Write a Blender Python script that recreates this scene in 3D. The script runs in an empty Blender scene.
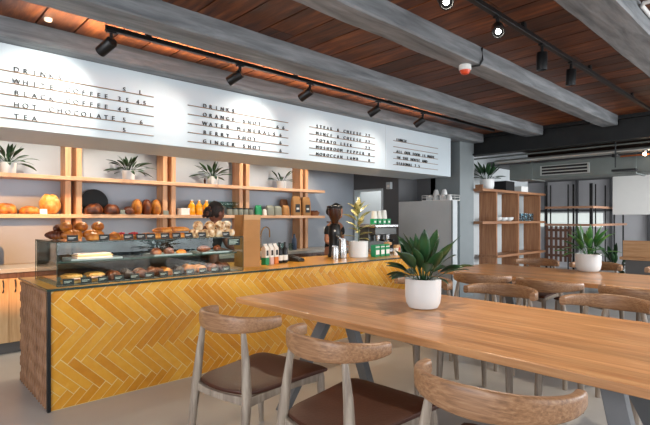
import bpy, bmesh, math, random
from math import sin, cos, pi, radians, sqrt
from mathutils import Vector, Matrix, noise

random.seed(7)
S = bpy.context.scene
COL = S.collection

# ------------------------------------------------------------------ camera
cd = bpy.data.cameras.new('camera'); cam = bpy.data.objects.new('camera', cd); COL.objects.link(cam)
cam.location = (0, 0, 1.32)
cam.rotation_euler = (pi/2, 0, radians(46.65-90))
cd.sensor_width = 36; cd.lens = 36*472/650
cd.shift_y = 6/650
cd.clip_start = 0.05
S.camera = cam

# ------------------------------------------------------------------ exposure, world, daylight
S.view_settings.view_transform = 'Standard'; S.view_settings.look = 'None'
S.view_settings.exposure = 0.4; S.view_settings.gamma = 1
S.view_settings.use_curve_mapping = False
W = bpy.data.worlds.new('daylight'); S.world = W; W.use_nodes = True
bg = W.node_tree.nodes['Background']; bg.inputs['Color'].default_value = (0.86, 0.93, 1.0, 1); bg.inputs['Strength'].default_value = 0.09

def look(o, target):
    d = Vector(target)-o.location
    o.rotation_euler = d.to_track_quat('-Z', 'Y').to_euler()
def area(name, loc, target, sx, sy, power, col=(1, 1, 1), spread=pi):
    l = bpy.data.lights.new(name, 'AREA'); l.shape = 'RECTANGLE'; l.size = sx; l.size_y = sy
    l.energy = power; l.color = col; l.spread = spread
    o = bpy.data.objects.new(name, l); COL.objects.link(o); o.location = loc; look(o, target); return o
def spot(name, loc, target, power, angle, col=(1, 1, 1), blend=0.6, size=0.03, parent=None):
    l = bpy.data.lights.new(name, 'SPOT'); l.energy = power; l.color = col
    l.spot_size = radians(angle); l.spot_blend = blend; l.shadow_soft_size = size
    o = bpy.data.objects.new(name, l); COL.objects.link(o); o.location = loc; look(o, target); return o
def pnt(name, loc, power, col=(1, 1, 1), size=0.1):
    l = bpy.data.lights.new(name, 'POINT'); l.energy = power; l.color = col; l.shadow_soft_size = size
    o = bpy.data.objects.new(name, l); COL.objects.link(o); o.location = loc; return o
# daylight through the street windows behind the camera and through the far room's windows
area('window_daylight', (2.6, -2.6, 1.7), (2.6, 3, 0.9), 6.5, 2.2, 130, (0.90, 0.95, 1.0))
area('street_daylight', (-2.6, 1.6, 1.6), (2.0, 3.4, 0.8), 3.5, 2.2, 125, (0.95, 0.96, 1.0))
area('far_daylight', (10.0, -2.2, 1.9), (11.0, 3.2, 1.4), 4.5, 1.6, 420, (0.95, 0.97, 1.0))
area('far_side_daylight', (6.6, -2.4, 1.9), (5.0, 2.5, 0.7), 3.0, 1.6, 85, (0.95, 0.97, 1.0))

# ------------------------------------------------------------------ materials
def lin(h):
    h = h.lstrip('#'); v = [int(h[i:i+2], 16)/255 for i in (0, 2, 4)]
    return tuple(x/12.92 if x <= .04045 else ((x+.055)/1.055)**2.4 for x in v)+(1,)
def base(name):
    m = bpy.data.materials.new(name); m.use_nodes = True
    return m, m.node_tree, m.node_tree.nodes['Principled BSDF']
def N(nt, t, **k):
    n = nt.nodes.new(t)
    for a, b in k.items(): setattr(n, a, b)
    return n
def ramp(nt, cols, pos=None):
    r = nt.nodes.new('ShaderNodeValToRGB'); e = r.color_ramp.elements
    pos = pos or [i/(len(cols)-1) for i in range(len(cols))]
    while len(e) < len(cols): e.new(0.5)
    for i, (c, p) in enumerate(zip(cols, pos)): e[i].position = p; e[i].color = lin(c)
    return r
def plain(name, col, rough=0.5, metal=0.0, var=0.06, scale=6, bump=0.0, bscale=60, coat=0, spec=0.5, trans=0.0):
    m, nt, b = base(name)
    tc = N(nt, 'ShaderNodeTexCoord'); nz = N(nt, 'ShaderNodeTexNoise'); nz.inputs['Scale'].default_value = scale; nz.inputs['Detail'].default_value = 5
    nt.links.new(tc.outputs['Object'], nz.inputs['Vector'])
    c = lin(col); mx = N(nt, 'ShaderNodeMix', data_type='RGBA')
    mx.inputs['A'].default_value = tuple(max(0, x*(1-var*2)) for x in c[:3])+(1,)
    mx.inputs['B'].default_value = tuple(min(1, x*(1+var*2)) for x in c[:3])+(1,)
    nt.links.new(nz.outputs['Fac'], mx.inputs['Factor']); nt.links.new(mx.outputs['Result'], b.inputs['Base Color'])
    b.inputs['Roughness'].default_value = rough; b.inputs['Metallic'].default_value = metal
    b.inputs['Coat Weight'].default_value = coat; b.inputs['Specular IOR Level'].default_value = spec
    if trans: b.inputs['Transmission Weight'].default_value = trans
    if bump:
        n2 = N(nt, 'ShaderNodeTexNoise'); n2.inputs['Scale'].default_value = bscale; n2.inputs['Detail'].default_value = 4
        nt.links.new(tc.outputs['Object'], n2.inputs['Vector'])
        bp = N(nt, 'ShaderNodeBump'); bp.inputs['Strength'].default_value = bump; bp.inputs['Distance'].default_value = 0.01
        nt.links.new(n2.outputs['Fac'], bp.inputs['Height']); nt.links.new(bp.outputs['Normal'], b.inputs['Normal'])
    return m
def wood(name, cols, axis='x', scale=1.0, rough=0.45, island=0.0, stave=0.0, bump=0.1, stretch=14, coat=0, spec=0.5):
    m, nt, b = base(name)
    tc = N(nt, 'ShaderNodeTexCoord'); mp = N(nt, 'ShaderNodeMapping')
    sc = [stretch*scale]*3; sc['xyz'.index(axis)] = 1.0*scale; mp.inputs['Scale'].default_value = sc
    nt.links.new(tc.outputs['Object'], mp.inputs['Vector'])
    vec = mp.outputs['Vector']
    if island or stave:
        if island:
            g = N(nt, 'ShaderNodeNewGeometry'); rnd = g.outputs['Random Per Island']
        else:
            sp = N(nt, 'ShaderNodeSeparateXYZ'); nt.links.new(tc.outputs['Object'], sp.inputs[0])
            md = N(nt, 'ShaderNodeMath', operation='MULTIPLY'); md.inputs[1].default_value = 1/stave
            nt.links.new(sp.outputs['X' if axis == 'y' else 'Y'], md.inputs[0])
            fl = N(nt, 'ShaderNodeMath', operation='FLOOR'); nt.links.new(md.outputs[0], fl.inputs[0])
            wn = N(nt, 'ShaderNodeTexWhiteNoise', noise_dimensions='1D'); nt.links.new(fl.outputs[0], wn.inputs['W']); rnd = wn.outputs['Value']
        mu = N(nt, 'ShaderNodeVectorMath', operation='ADD'); ml = N(nt, 'ShaderNodeMath', operation='MULTIPLY'); ml.inputs[1].default_value = 37
        nt.links.new(rnd, ml.inputs[0]); nt.links.new(vec, mu.inputs[0]); nt.links.new(ml.outputs[0], mu.inputs[1]); vec = mu.outputs[0]
    nz = N(nt, 'ShaderNodeTexNoise'); nz.inputs['Scale'].default_value = 2.2; nz.inputs['Detail'].default_value = 7; nz.inputs['Roughness'].default_value = 0.6; nz.inputs['Distortion'].default_value = 0.4
    nt.links.new(vec, nz.inputs['Vector'])
    r = ramp(nt, cols, [0.28+0.44*i/(len(cols)-1) for i in range(len(cols))]); nt.links.new(nz.outputs['Fac'], r.inputs[0])
    out = r.outputs[0]
    if island or stave:
        hv = N(nt, 'ShaderNodeHueSaturation'); mr = N(nt, 'ShaderNodeMapRange'); a = island or 0.14
        mr.inputs['To Min'].default_value = 1-a; mr.inputs['To Max'].default_value = 1+a
        nt.links.new(rnd, mr.inputs['Value']); nt.links.new(mr.outputs[0], hv.inputs['Value']); nt.links.new(out, hv.inputs['Color']); out = hv.outputs[0]
    nt.links.new(out, b.inputs['Base Color'])
    b.inputs['Roughness'].default_value = rough; b.inputs['Coat Weight'].default_value = coat; b.inputs['Specular IOR Level'].default_value = spec
    if bump:
        bp = N(nt, 'ShaderNodeBump'); bp.inputs['Strength'].default_value = bump; bp.inputs['Distance'].default_value = 0.01
        nt.links.new(nz.outputs['Fac'], bp.inputs['Height']); nt.links.new(bp.outputs['Normal'], b.inputs['Normal'])
    return m
def islands(name, cols, rough=0.25, bump=0.25, coat=0.3, nscale=18):
    m, nt, b = base(name)
    tc = N(nt, 'ShaderNodeTexCoord'); nz = N(nt, 'ShaderNodeTexNoise'); nz.inputs['Scale'].default_value = nscale; nz.inputs['Detail'].default_value = 4
    nt.links.new(tc.outputs['Object'], nz.inputs['Vector'])
    g = N(nt, 'ShaderNodeNewGeometry')
    a = N(nt, 'ShaderNodeMath', operation='MULTIPLY_ADD'); a.inputs[1].default_value = 0.55
    m2 = N(nt, 'ShaderNodeMath', operation='MULTIPLY'); m2.inputs[1].default_value = 0.5
    nt.links.new(nz.outputs['Fac'], m2.inputs[0]); nt.links.new(g.outputs['Random Per Island'], a.inputs[0]); nt.links.new(m2.outputs[0], a.inputs[2])
    r = ramp(nt, cols, [0.1+0.8*i/(len(cols)-1) for i in range(len(cols))]); nt.links.new(a.outputs[0], r.inputs[0]); nt.links.new(r.outputs[0], b.inputs['Base Color'])
    b.inputs['Roughness'].default_value = rough; b.inputs['Coat Weight'].default_value = coat
    bp = N(nt, 'ShaderNodeBump'); bp.inputs['Strength'].default_value = bump; bp.inputs['Distance'].default_value = 0.02
    nt.links.new(nz.outputs['Fac'], bp.inputs['Height']); nt.links.new(bp.outputs['Normal'], b.inputs['Normal'])
    return m
def thin_glass(name, tint='#e8f2ee', refl=1.0, rough=0.0):
    m = bpy.data.materials.new(name); m.use_nodes = True; nt = m.node_tree; nt.nodes.clear()
    o = N(nt, 'ShaderNodeOutputMaterial'); t = N(nt, 'ShaderNodeBsdfTransparent'); g = N(nt, 'ShaderNodeBsdfGlossy'); g.inputs['Roughness'].default_value = rough
    t.inputs['Color'].default_value = lin(tint)
    f = N(nt, 'ShaderNodeFresnel'); gm = N(nt, 'ShaderNodeNewGeometry'); io = N(nt, 'ShaderNodeMapRange')
    io.inputs['To Min'].default_value = 1.45; io.inputs['To Max'].default_value = 1/1.45
    nt.links.new(gm.outputs['Backfacing'], io.inputs['Value']); nt.links.new(io.outputs[0], f.inputs['IOR'])
    k = N(nt, 'ShaderNodeMath', operation='MULTIPLY'); k.inputs[1].default_value = refl; k.use_clamp = True
    mx = N(nt, 'ShaderNodeMixShader'); nt.links.new(f.outputs[0], k.inputs[0]); nt.links.new(k.outputs[0], mx.inputs[0])
    nt.links.new(t.outputs[0], mx.inputs[1]); nt.links.new(g.outputs[0], mx.inputs[2]); nt.links.new(mx.outputs[0], o.inputs[0])
    return m
def emit(name, col, strength):
    m, nt, b = base(name); b.inputs['Emission Color'].default_value = lin(col); b.inputs['Emission Strength'].default_value = strength; return m

M = {}
M['floor'] = plain('polished_concrete', '#aba9a6', 0.30, var=0.12, scale=1.6, bump=0.03)
M['ceil'] = wood('ceiling_boards', ['#2c140a', '#582d14', '#834d25'], 'y', 1.0, 0.5, island=0.45, bump=0.25, stretch=9)
M['gap'] = plain('dark_gap', '#160c07', 0.9)
M['beam'] = wood('painted_beam', ['#505458', '#767a7d', '#94979a'], 'x', 0.8, 0.55, bump=0.35, stretch=9)
M['bulk'] = plain('white_board_paint', '#c4d0d6', 0.55, var=0.02)
M['wall'] = plain('blue_grey_wall', '#a4abb4', 0.7, var=0.03)
M['wallw'] = plain('pale_wall', '#cfcfd2', 0.7, var=0.03)
M['grey'] = plain('grey_panel_paint', '#c0c7c9', 0.5, var=0.03)
M['column'] = plain('grey_column_paint', '#7f8789', 0.6, var=0.04, bump=0.05)
M['darkwall'] = plain('charcoal_wall', '#5b5c5e', 0.7, var=0.05)
M['steel_dark'] = plain('dark_steel', '#2b2d2e', 0.45, 0.6, var=0.15)
M['black'] = plain('black_metal', '#0f1011', 0.4, 0.2)
M['duct'] = plain('galvanised_steel', '#7e8683', 0.45, 0.75, var=0.15, scale=3)
M['pipe'] = plain('pale_steel_pipe', '#b9bcb8', 0.35, 0.8)
M['copper'] = plain('copper_pipe', '#b2653d', 0.35, 0.8)
M['white'] = plain('white_plastic', '#e6e6e2', 0.4, var=0.02)
M['red'] = plain('red_lens', '#d8481f', 0.3)
M['tile'] = islands('yellow_glazed_tile', ['#b97417', '#c8871f', '#d2952a', '#dba63e'], 0.22, 0.25, 0.25)
M['grout'] = plain('pale_grout', '#dcc284', 0.85)
M['carved'] = wood('carved_walnut', ['#6b4a33', '#8c664a', '#a67d5d'], 'z', 1, 0.35, stretch=10)
M['ctop'] = wood('golden_worktop', ['#b57a22', '#d09431', '#e0ab4a'], 'x', 1.2, 0.28, bump=0.03)
M['shelf'] = wood('shelf_pine', ['#c4906a', '#daa981', '#e6bd98'], 'x', 1.0, 0.5, bump=0.08)
M['post'] = wood('post_pine', ['#b9825a', '#cd9a70', '#dcb088'], 'z', 1.0, 0.5, bump=0.08)
M['cab'] = wood('cabinet_oak', ['#b98d5f', '#cda678', '#dab98d'], 'z', 1.0, 0.5, bump=0.05)
M['kick'] = plain('grey_kick', '#5d5c5b', 0.5)
M['ttop'] = wood('oak_tabletop', ['#a87246', '#c28b5b', '#d6a572'], 'y', 1.1, 0.30, stave=0.085, bump=0.04, stretch=16)
M['tleg'] = plain('charcoal_table_leg', '#6d7073', 0.45, 0.0, var=0.12)
M['oak'] = wood('chair_oak', ['#745339', '#966e4d', '#b08a66'], 'y', 2.6, 0.4, bump=0.08, stretch=20)
M['oakleg'] = wood('chair_leg_oak', ['#77695d', '#958778', '#ada191'], 'z', 1.6, 0.45, bump=0.12, stretch=12)
M['leather'] = plain('brown_leather', '#44200f', 0.5, var=0.12, scale=9, bump=0.12, bscale=90)
M['unit'] = wood('shelving_wood', ['#84573a', '#a06f4b', '#b78660'], 'z', 1.0, 0.5)
M['unitx'] = wood('shelving_board', ['#7a5038', '#966846', '#aa7d5a'], 'x', 1.0, 0.5)
M['walnut'] = wood('screen_walnut', ['#4d3527', '#67483a', '#7a594a'], 'z', 1.0, 0.5)
M['walnuty'] = wood('rail_walnut', ['#8d6650', '#ad8266', '#c49a7e'], 'y', 1.0, 0.5)
M['bench'] = wood('bench_wood', ['#a8794f', '#bf9064', '#cfa57c'], 'y', 1.0, 0.5)
M['pot'] = plain('white_ceramic', '#dcdedd', 0.45, var=0.02)
M['soil'] = plain('soil', '#2c2017', 0.95, bump=0.5)
M['glass'] = thin_glass('clear_glass')
M['case'] = thin_glass('case_glass', '#f4faf8', 1.0)
M['edge'] = plain('green_glass_edge', '#1c332b', 0.25)
M['tray'] = plain('steel_tray', '#9a9c9d', 0.35, 0.7)
M['card'] = plain('black_card', '#1c1f20', 0.6)
M['chalk'] = plain('chalk_marks', '#d8d8d2', 0.8)
M['kraft'] = plain('kraft_paper', '#a87845', 0.75, var=0.08, bump=0.1, bscale=20)
M['kraftl'] = plain('light_kraft_paper', '#c39b70', 0.75, var=0.08, bump=0.1, bscale=20)
M['gold'] = plain('brass', '#c89a4e', 0.25, 0.9)
M['steel'] = plain('brushed_steel', '#b7b8b8', 0.25, 0.9)
M['green'] = plain('green_pack', '#0f8a55', 0.45)
M['paper'] = plain('paper_white', '#e9e6df', 0.7, var=0.02)
M['juice'] = plain('orange_juice', '#e8a01c', 0.2, var=0.06)
M['greybag'] = plain('grey_green_bag', '#82867a', 0.6, bump=0.1)
M['brownpk'] = plain('brown_pack', '#8b5b3a', 0.6)
M['amber'] = plain('amber_bottle', '#3b1c0b', 0.15)
M['skin'] = plain('skin_dark', '#6d4130', 0.5, var=0.05)
M['skin2'] = plain('skin_warm', '#b57a5c', 0.5, var=0.05)
M['hair'] = plain('dark_hair', '#1a110d', 0.7, var=0.2, scale=40, bump=0.6, bscale=45)
M['hairtip'] = plain('brown_curls', '#4a2817', 0.7, var=0.25, scale=40, bump=0.8, bscale=45)
M['cloth'] = plain('black_cotton', '#17181a', 0.85)
M['apron'] = plain('tan_apron', '#7b5f45', 0.8)
M['trouser'] = plain('dark_denim', '#22262e', 0.85)
M['eye'] = plain('eye', '#e7e2da', 0.2)
def crust(name, cols, scale=9):
    m, nt, b = base(name); tc = N(nt, 'ShaderNodeTexCoord'); nz = N(nt, 'ShaderNodeTexNoise'); nz.inputs['Scale'].default_value = scale; nz.inputs['Detail'].default_value = 5
    nt.links.new(tc.outputs['Object'], nz.inputs['Vector']); r = ramp(nt, cols, [0.3+0.4*i/(len(cols)-1) for i in range(len(cols))]); nt.links.new(nz.outputs['Fac'], r.inputs[0])
    nt.links.new(r.outputs[0], b.inputs['Base Color']); b.inputs['Roughness'].default_value = 0.45
    bp = N(nt, 'ShaderNodeBump'); bp.inputs['Strength'].default_value = 0.35; bp.inputs['Distance'].default_value = 0.01
    nt.links.new(nz.outputs['Fac'], bp.inputs['Height']); nt.links.new(bp.outputs['Normal'], b.inputs['Normal']); return m
M['crust'] = crust('golden_crust', ['#6e300c', '#b96e22', '#dd9f4c'], 13)
M['dcrust'] = crust('dark_crust', ['#2c1207', '#602a0f', '#a05c28'], 13)
M['lcrust'] = crust('floury_crust', ['#9c5c20', '#cf9445', '#e8c488'], 12)
M['ice'] = crust('iced_pastry', ['#9c6530', '#dfc39a', '#f6ecd8'], 26)
M['berry'] = plain('red_berry', '#a3152a', 0.3)
M['choc'] = crust('chocolate', ['#1d0d07', '#33190d', '#4b2716'])
M['pink'] = plain('pale_pink_filling', '#d8b0a4', 0.6)
def leafmat(name, cols, scale=5):
    m = crust(name, cols, scale); b = m.node_tree.nodes['Principled BSDF']; b.inputs['Roughness'].default_value = 0.35; return m
M['leaf'] = leafmat('dark_green_leaf', ['#10270f', '#1d3f22', '#345f35'])
M['leaf2'] = leafmat('mid_green_leaf', ['#1f4220', '#356b31', '#5f9444'])
M['leafvar'] = leafmat('variegated_leaf', ['#274a24', '#a9a465', '#d9cfa0'], 26)
M['stem'] = plain('green_stem', '#4c6b36', 0.5)

# ------------------------------------------------------------------ geometry helpers
def nb(): return bmesh.new()
def box(bm, x0, x1, y0, y1, z0, z1, mi=0, mat=None):
    vs = [bm.verts.new(Vector(p) if mat is None else mat @ Vector(p)) for p in
          ((x0, y0, z0), (x1, y0, z0), (x1, y1, z0), (x0, y1, z0), (x0, y0, z1), (x1, y0, z1), (x1, y1, z1), (x0, y1, z1))]
    for f in ((3, 2, 1, 0), (4, 5, 6, 7), (0, 1, 5, 4), (1, 2, 6, 5), (2, 3, 7, 6), (3, 0, 4, 7)):
        bm.faces.new([vs[i] for i in f]).material_index = mi
    return vs
def ring(bm, pts): return [bm.verts.new(p) for p in pts]
def bridge(bm, a, b, mi=0, closed=True):
    n = len(a)
    for i in range(n if closed else n-1):
        j = (i+1) % n
        bm.faces.new((a[i], a[j], b[j], b[i])).material_index = mi
def lathe(bm, prof, n=24, center=(0, 0, 0), mi=0, cap0=True, cap1=True):
    cx, cy, cz = center; rings = []
    for r, z in prof:
        r = max(r, 1e-4)
        rings.append(ring(bm, [(cx+r*cos(2*pi*i/n), cy+r*sin(2*pi*i/n), cz+z) for i in range(n)]))
    for a, b in zip(rings, rings[1:]): bridge(bm, a, b, mi)
    if cap0: bm.faces.new(rings[0][::-1]).material_index = mi
    if cap1: bm.faces.new(rings[-1]).material_index = mi
def sweep(bm, pts, secs, n=10, mi=0, up=Vector((0, 0, 1)), caps=True, sq=1.0):
    """pts: path; secs: (half-width sideways, half-height) or radius per point; rounded section"""
    pts = [Vector(p) for p in pts]; rings = []
    for i, p in enumerate(pts):
        t = (pts[min(i+1, len(pts)-1)]-pts[max(i-1, 0)]).normalized()
        s = t.cross(up)
        if s.length < 1e-3: s = t.cross(Vector((1, 0, 0)))
        s.normalize(); u = s.cross(t).normalized()
        sc = secs[i] if isinstance(secs, (list, tuple)) and not isinstance(secs[0], (int, float)) else (secs[i] if isinstance(secs, list) else secs)
        a, b = (sc, sc) if isinstance(sc, (int, float)) else sc
        rings.append(ring(bm, [p+s*a*math.copysign(abs(cos(2*pi*k/n))**sq, cos(2*pi*k/n))+u*b*math.copysign(abs(sin(2*pi*k/n))**sq, sin(2*pi*k/n)) for k in range(n)]))
    for a, b in zip(rings, rings[1:]): bridge(bm, a, b, mi)
    if caps:
        bm.faces.new(rings[0][::-1]).material_index = mi; bm.faces.new(rings[-1]).material_index = mi
def blob(bm, c, r, nu=14, nv=9, f=None, mi=0):
    """ellipsoid with an optional radial shape function f(dir)->scale"""
    c = Vector(c); rings = []
    for j in range(1, nv):
        th = pi*j/nv; row = []
        for i in range(nu):
            ph = 2*pi*i/nu; d = Vector((sin(th)*cos(ph), sin(th)*sin(ph), cos(th)))
            k = f(d) if f else 1
            row.append(c+Vector((d.x*r[0], d.y*r[1], d.z*r[2]))*k)
        rings.append(ring(bm, row))
    for a, b in zip(rings, rings[1:]): bridge(bm, b, a, mi)
    for d, rw, rev in ((Vector((0, 0, 1)), rings[0], False), (Vector((0, 0, -1)), rings[-1], True)):
        k = f(d) if f else 1
        v = bm.verts.new(c+Vector((0, 0, d.z*r[2]))*k)
        for i in range(nu):
            j = (i+1) % nu
            bm.faces.new((rw[j], rw[i], v) if rev else (rw[i], rw[j], v)).material_index = mi
def obj(name, bm, mat, parent=None, smooth=True, bevel=0.0, seg=2, angle=40, loc=None):
    bmesh.ops.recalc_face_normals(bm, faces=bm.faces[:])
    me = bpy.data.meshes.new(name); bm.to_mesh(me); bm.free()
    for m in (mat if isinstance(mat, (list, tuple)) else [mat]): me.materials.append(m if not isinstance(m, str) else M[m])
    o = bpy.data.objects.new(name, me); COL.objects.link(o)
    if smooth:
        for p in me.polygons: p.use_smooth = True
        try: me.set_sharp_from_angle(angle=radians(angle))
        except Exception: pass
    if bevel:
        b = o.modifiers.new('bevel', 'BEVEL'); b.width = bevel; b.segments = seg; b.limit_method = 'ANGLE'; b.angle_limit = radians(40)
    if parent is not None: o.parent = parent
    if loc: o.location = loc
    return o
def bx(name, mat, parent, *c, bevel=0.003):
    bm = nb(); box(bm, *c); return obj(name, bm, mat, parent, bevel=bevel)
def thing(name, label, cat, loc=(0, 0, 0), rz=0, group=None):
    o = bpy.data.objects.new(name, None); COL.objects.link(o); o.location = loc; o.rotation_euler = (0, 0, rz)
    o.empty_display_size = 0.05
    o['label'] = label; o['category'] = cat
    if group: o['group'] = group
    return o
def tag(o, label, cat, group=None, loc=None, rz=None):
    o['label'] = label; o['category'] = cat
    if group: o['group'] = group
    if loc is not None: o.location = loc
    if rz is not None: o.rotation_euler = (0, 0, rz)
    return o
def struct(name, bm, mat, **k):
    o = obj(name, bm, mat, **k); o['kind'] = 'structure'; return o
def sbox(name, mat, *c, bevel=0.0):
    bm = nb(); box(bm, *c); return struct(name, bm, mat, bevel=bevel, smooth=False)
def dup(root, loc, rz=None, label=None, group=None):
    r = root.copy(); COL.objects.link(r); r.location = loc
    if rz is not None: r.rotation_euler = (0, 0, rz)
    if label: r['label'] = label
    if group: r['group'] = group
    for ch in list(root.children):
        c = ch.copy(); COL.objects.link(c); c.parent = r
        for g in list(ch.children):
            d = g.copy(); COL.objects.link(d); d.parent = c
    return r

# ------------------------------------------------------------------ the setting
sbox('floor', 'floor', -3, 14, -3, 6.2, -0.1, 0)
XR = 13.6
bm = nb(); x = -3.0; k = 0
while x < XR:
    w = 0.255
    y = -3.0+random.uniform(-1.5, 0)
    while y < 6.2:
        L = random.uniform(3.4, 5.0); y0, y1 = max(y, -3.0), min(y+L, 6.2)
        if y1-y0 > 0.02: box(bm, x+0.006, x+w-0.006, y0+0.002, y1-0.002, 2.74, 2.775)
        y += L
    x += w
box(bm, -3, XR, -3, 6.2, 2.776, 2.86, 1)
struct('ceiling', bm, ['ceil', 'gap'], smooth=False)

def beam(name, y0, y1, x0, x1, z0=2.6, z1=2.742, seed=0):
    bm = nb(); n = 60; rng = random.Random(seed); rows = []
    for i in range(n+1):
        x = x0+(x1-x0)*i/n
        j = lambda a: noise.noise(Vector((x*2.5, a*7+seed, 0)))*0.008
        c = 0.012
        rows.append(ring(bm, [(x, y0+j(1), z1), (x, y0+j(1), z0+c+j(2)), (x, y0+c+j(1), z0+j(2)), (x, y1-c+j(3), z0+j(2)), (x, y1+j(3), z0+c+j(2)), (x, y1+j(3), z1)]))
    for a, b in zip(rows, rows[1:]): bridge(bm, a, b)
    bm.faces.new(rows[0][::-1]); bm.faces.new(rows[-1])
    return struct(name, bm, 'beam', smooth=False)
beam('trim_1', 3.95, 4.24, -3, 7.4, seed=1)
beam('trim_2', 2.97, 3.245, -3, 7.4, seed=2)
beam('trim_3', 1.955, 2.16, -3, 7.4, seed=3)
beam('trim_4', 0.83, 1.10, -3, 7.4, seed=4)
beam('trim_5', -0.35, -0.1, -3, 7.4, seed=5)
# steel girder the beams sit against
bm = nb(); box(bm, 7.40, 7.60, -3, 4.6, 2.69, 2.74); box(bm, 7.48, 7.52, -3, 4.6, 2.42, 2.70); box(bm, 7.40, 7.60, -3, 4.6, 2.40, 2.43)
struct('trim_6', bm, 'steel_dark', smooth=False)
# bulkhead carrying the menus
bm = nb(); box(bm, -3, 6.63, 4.10, 4.84, 1.985, 2.598)
struct('wall_bulkhead', bm, 'bulk', smooth=False, bevel=0.004)
bm = nb(); 
for xx in (0.02, 2.95, 5.0): box(bm, xx, xx+0.003, 4.0985, 4.1005, 1.985, 2.598)
struct('trim_7', bm, 'grey', smooth=False)
sbox('trim_8', 'darkwall', -3, 6.99, 4.3, 4.84, 2.598, 2.74)
sbox('wall_back', 'wall', -3, 6.45, 6.05, 6.2, 0, 2.74)
sbox('wall_left', 'wallw', -3.15, -3, -3, 6.2, 0, 2.74)
# partition with the lit doorway
bm = nb(); box(bm, 6.45, 6.58, 5.0, 5.36, 0, 2.74); box(bm, 6.45, 6.58, 5.36, 6.02, 1.83, 2.74); box(bm, 6.45, 6.58, 6.02, 6.2, 0, 2.74)
box(bm, 6.58, 6.99, 5.0, 5.1, 0, 2.74)
struct('wall_partition', bm, 'darkwall', smooth=False)
bm = nb(); box(bm, 6.43, 6.60, 5.34, 5.37, 0, 1.85); box(bm, 6.43, 6.60, 6.0, 6.03, 0, 1.85); box(bm, 6.43, 6.60, 5.37, 6.0, 1.82, 1.85)
struct('door_1', bm, 'grey', smooth=False)
bm = nb(); box(bm, 7.9, 8.0, 4.6, 6.2, 0, 2.74); box(bm, 6.58, 8.0, 6.1, 6.2, 0, 2.74); box(bm, 6.99, 8.0, 4.62, 4.72, 0, 2.74)
struct('wall_kitchen', bm, 'wallw', smooth=False)
sbox('wall_recess', 'darkwall', 6.99, 7.09, 4.621, 5.1, 0, 2.74)
area('kitchen_lamp', (7.2, 5.6, 2.6), (7.2, 5.6, 0), 0.8, 0.6, 15, (0.92, 1.0, 0.97))
# column and dividing wall
sbox('trim_9', 'column', 6.99, 7.44, 4.15, 4.62, 0, 2.74)
sbox('trim_10', 'wallw', 7.44, 7.50, 4.18, 4.62, 0, 2.74)
sbox('wall_divider', 'grey', 7.50, 10.3, 4.46, 4.6, 0, 2.74)
sbox('added_dark_soffit', 'darkwall', 8.52, 13.6, -3, 6.2, 2.32, 2.4)  # dark sheet added to keep the space above the duct dark
sbox('wall_far', 'wallw', 13.45, 13.6, -3, 6.2, 0, 2.74)
sbox('wall_far_side', 'wallw', 10.3, 13.5, 6.05, 6.2, 0, 2.74)
# far window strip and panels on the far wall
bm = nb(); 
for yy in (2.9, 3.7, 4.5, 5.3): box(bm, 13.38, 13.46, yy-0.03, yy+0.03, 0, 2.7)
box(bm, 13.38, 13.46, 2.2, 5.6, 1.5, 1.56)
struct('window_1', bm, 'darkwall', smooth=False)
bm = nb(); box(bm, 13.39, 13.449, 3.9, 5.5, 1.10, 1.46)
wp = struct('window_2', bm, emit('daylight_window', '#e4efe8', 0.5), smooth=False)
sbox('wall_far_box', 'white', 10.9, 11.6, 0.2, 2.98, 1.40, 2.2)

# ------------------------------------------------------------------ counter
cnt = thing('service_counter', 'long service counter faced in yellow herringbone tiles with golden top', 'counter', (0.84, 3.62, 0))
CL, CH, CDp = 4.51, 0.836, 0.88
bx('body', 'kick', cnt, 0.022, CL, 0.028, CDp, 0.0, 0.795, bevel=0)
# herringbone tiles, clipped to the front
def clip(poly, a, b, c):    # keep a*x+b*y<=c
    out = []
    for i in range(len(poly)):
        p, q = poly[i], poly[(i+1) % len(poly)]; fp = a*p[0]+b*p[1]-c; fq = a*q[0]+b*q[1]-c
        if fp <= 0: out.append(p)
        if (fp < 0 < fq) or (fq < 0 < fp):
            t = fp/(fp-fq); out.append((p[0]+t*(q[0]-p[0]), p[1]+t*(q[1]-p[1])))
    return out
bm = nb(); w, n, g = 0.061, 5, 0.0022; X1, Z0, Z1 = CL, 0.004, 0.819; c45 = sqrt(.5); rng = random.Random(3)
def rot(p): return ((p[0]+p[1])*c45*w-0.06, (p[1]-p[0])*c45*w+0.30)
tiles = []
R = range(-90, 90)
for y in R:
    for k in range(-12, 12):
        x = y+2*n*k; tiles.append((x, y, x+n, y+1))
for x in R:
    for k in range(-12, 12):
        y0 = x-2*n+1-2*n*k; tiles.append((x, y0, x+1, y0+n))
for (a, b, c, d) in tiles:
    e = g/w; poly = [rot(p) for p in ((a+e, b+e), (c-e, b+e), (c-e, d-e), (a+e, d-e))]
    for cl in ((-1, 0, -0.008), (1, 0, X1-0.002), (0, -1, -Z0), (0, 1, Z1)):
        if poly: poly = clip(poly, *cl)
    if len(poly) < 3: continue
    area2 = abs(sum(poly[i][0]*poly[(i+1) % len(poly)][1]-poly[(i+1) % len(poly)][0]*poly[i][1] for i in range(len(poly))))/2
    if area2 < 2e-4: continue
    cxm = sum(p[0] for p in poly)/len(poly); czm = sum(p[1] for p in poly)/len(poly)
    tx, tz = rng.uniform(-.006, .006), rng.uniform(-.010, .010)
    fr = lambda p, s, y: ((p[0]-cxm)*s+cxm, y+tx*(p[0]-cxm)+tz*(p[1]-czm), (p[1]-czm)*s+czm)
    r0 = ring(bm, [fr(p, 1, 0.026) for p in poly]); r1 = ring(bm, [fr(p, 1, 0.011) for p in poly]); r2 = ring(bm, [fr(p, 0.975, 0.008) for p in poly])
    bridge(bm, r0, r1); bridge(bm, r1, r2); bm.faces.new(r2)
obj('tiled_front', bm, 'tile', cnt, smooth=False)
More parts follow.
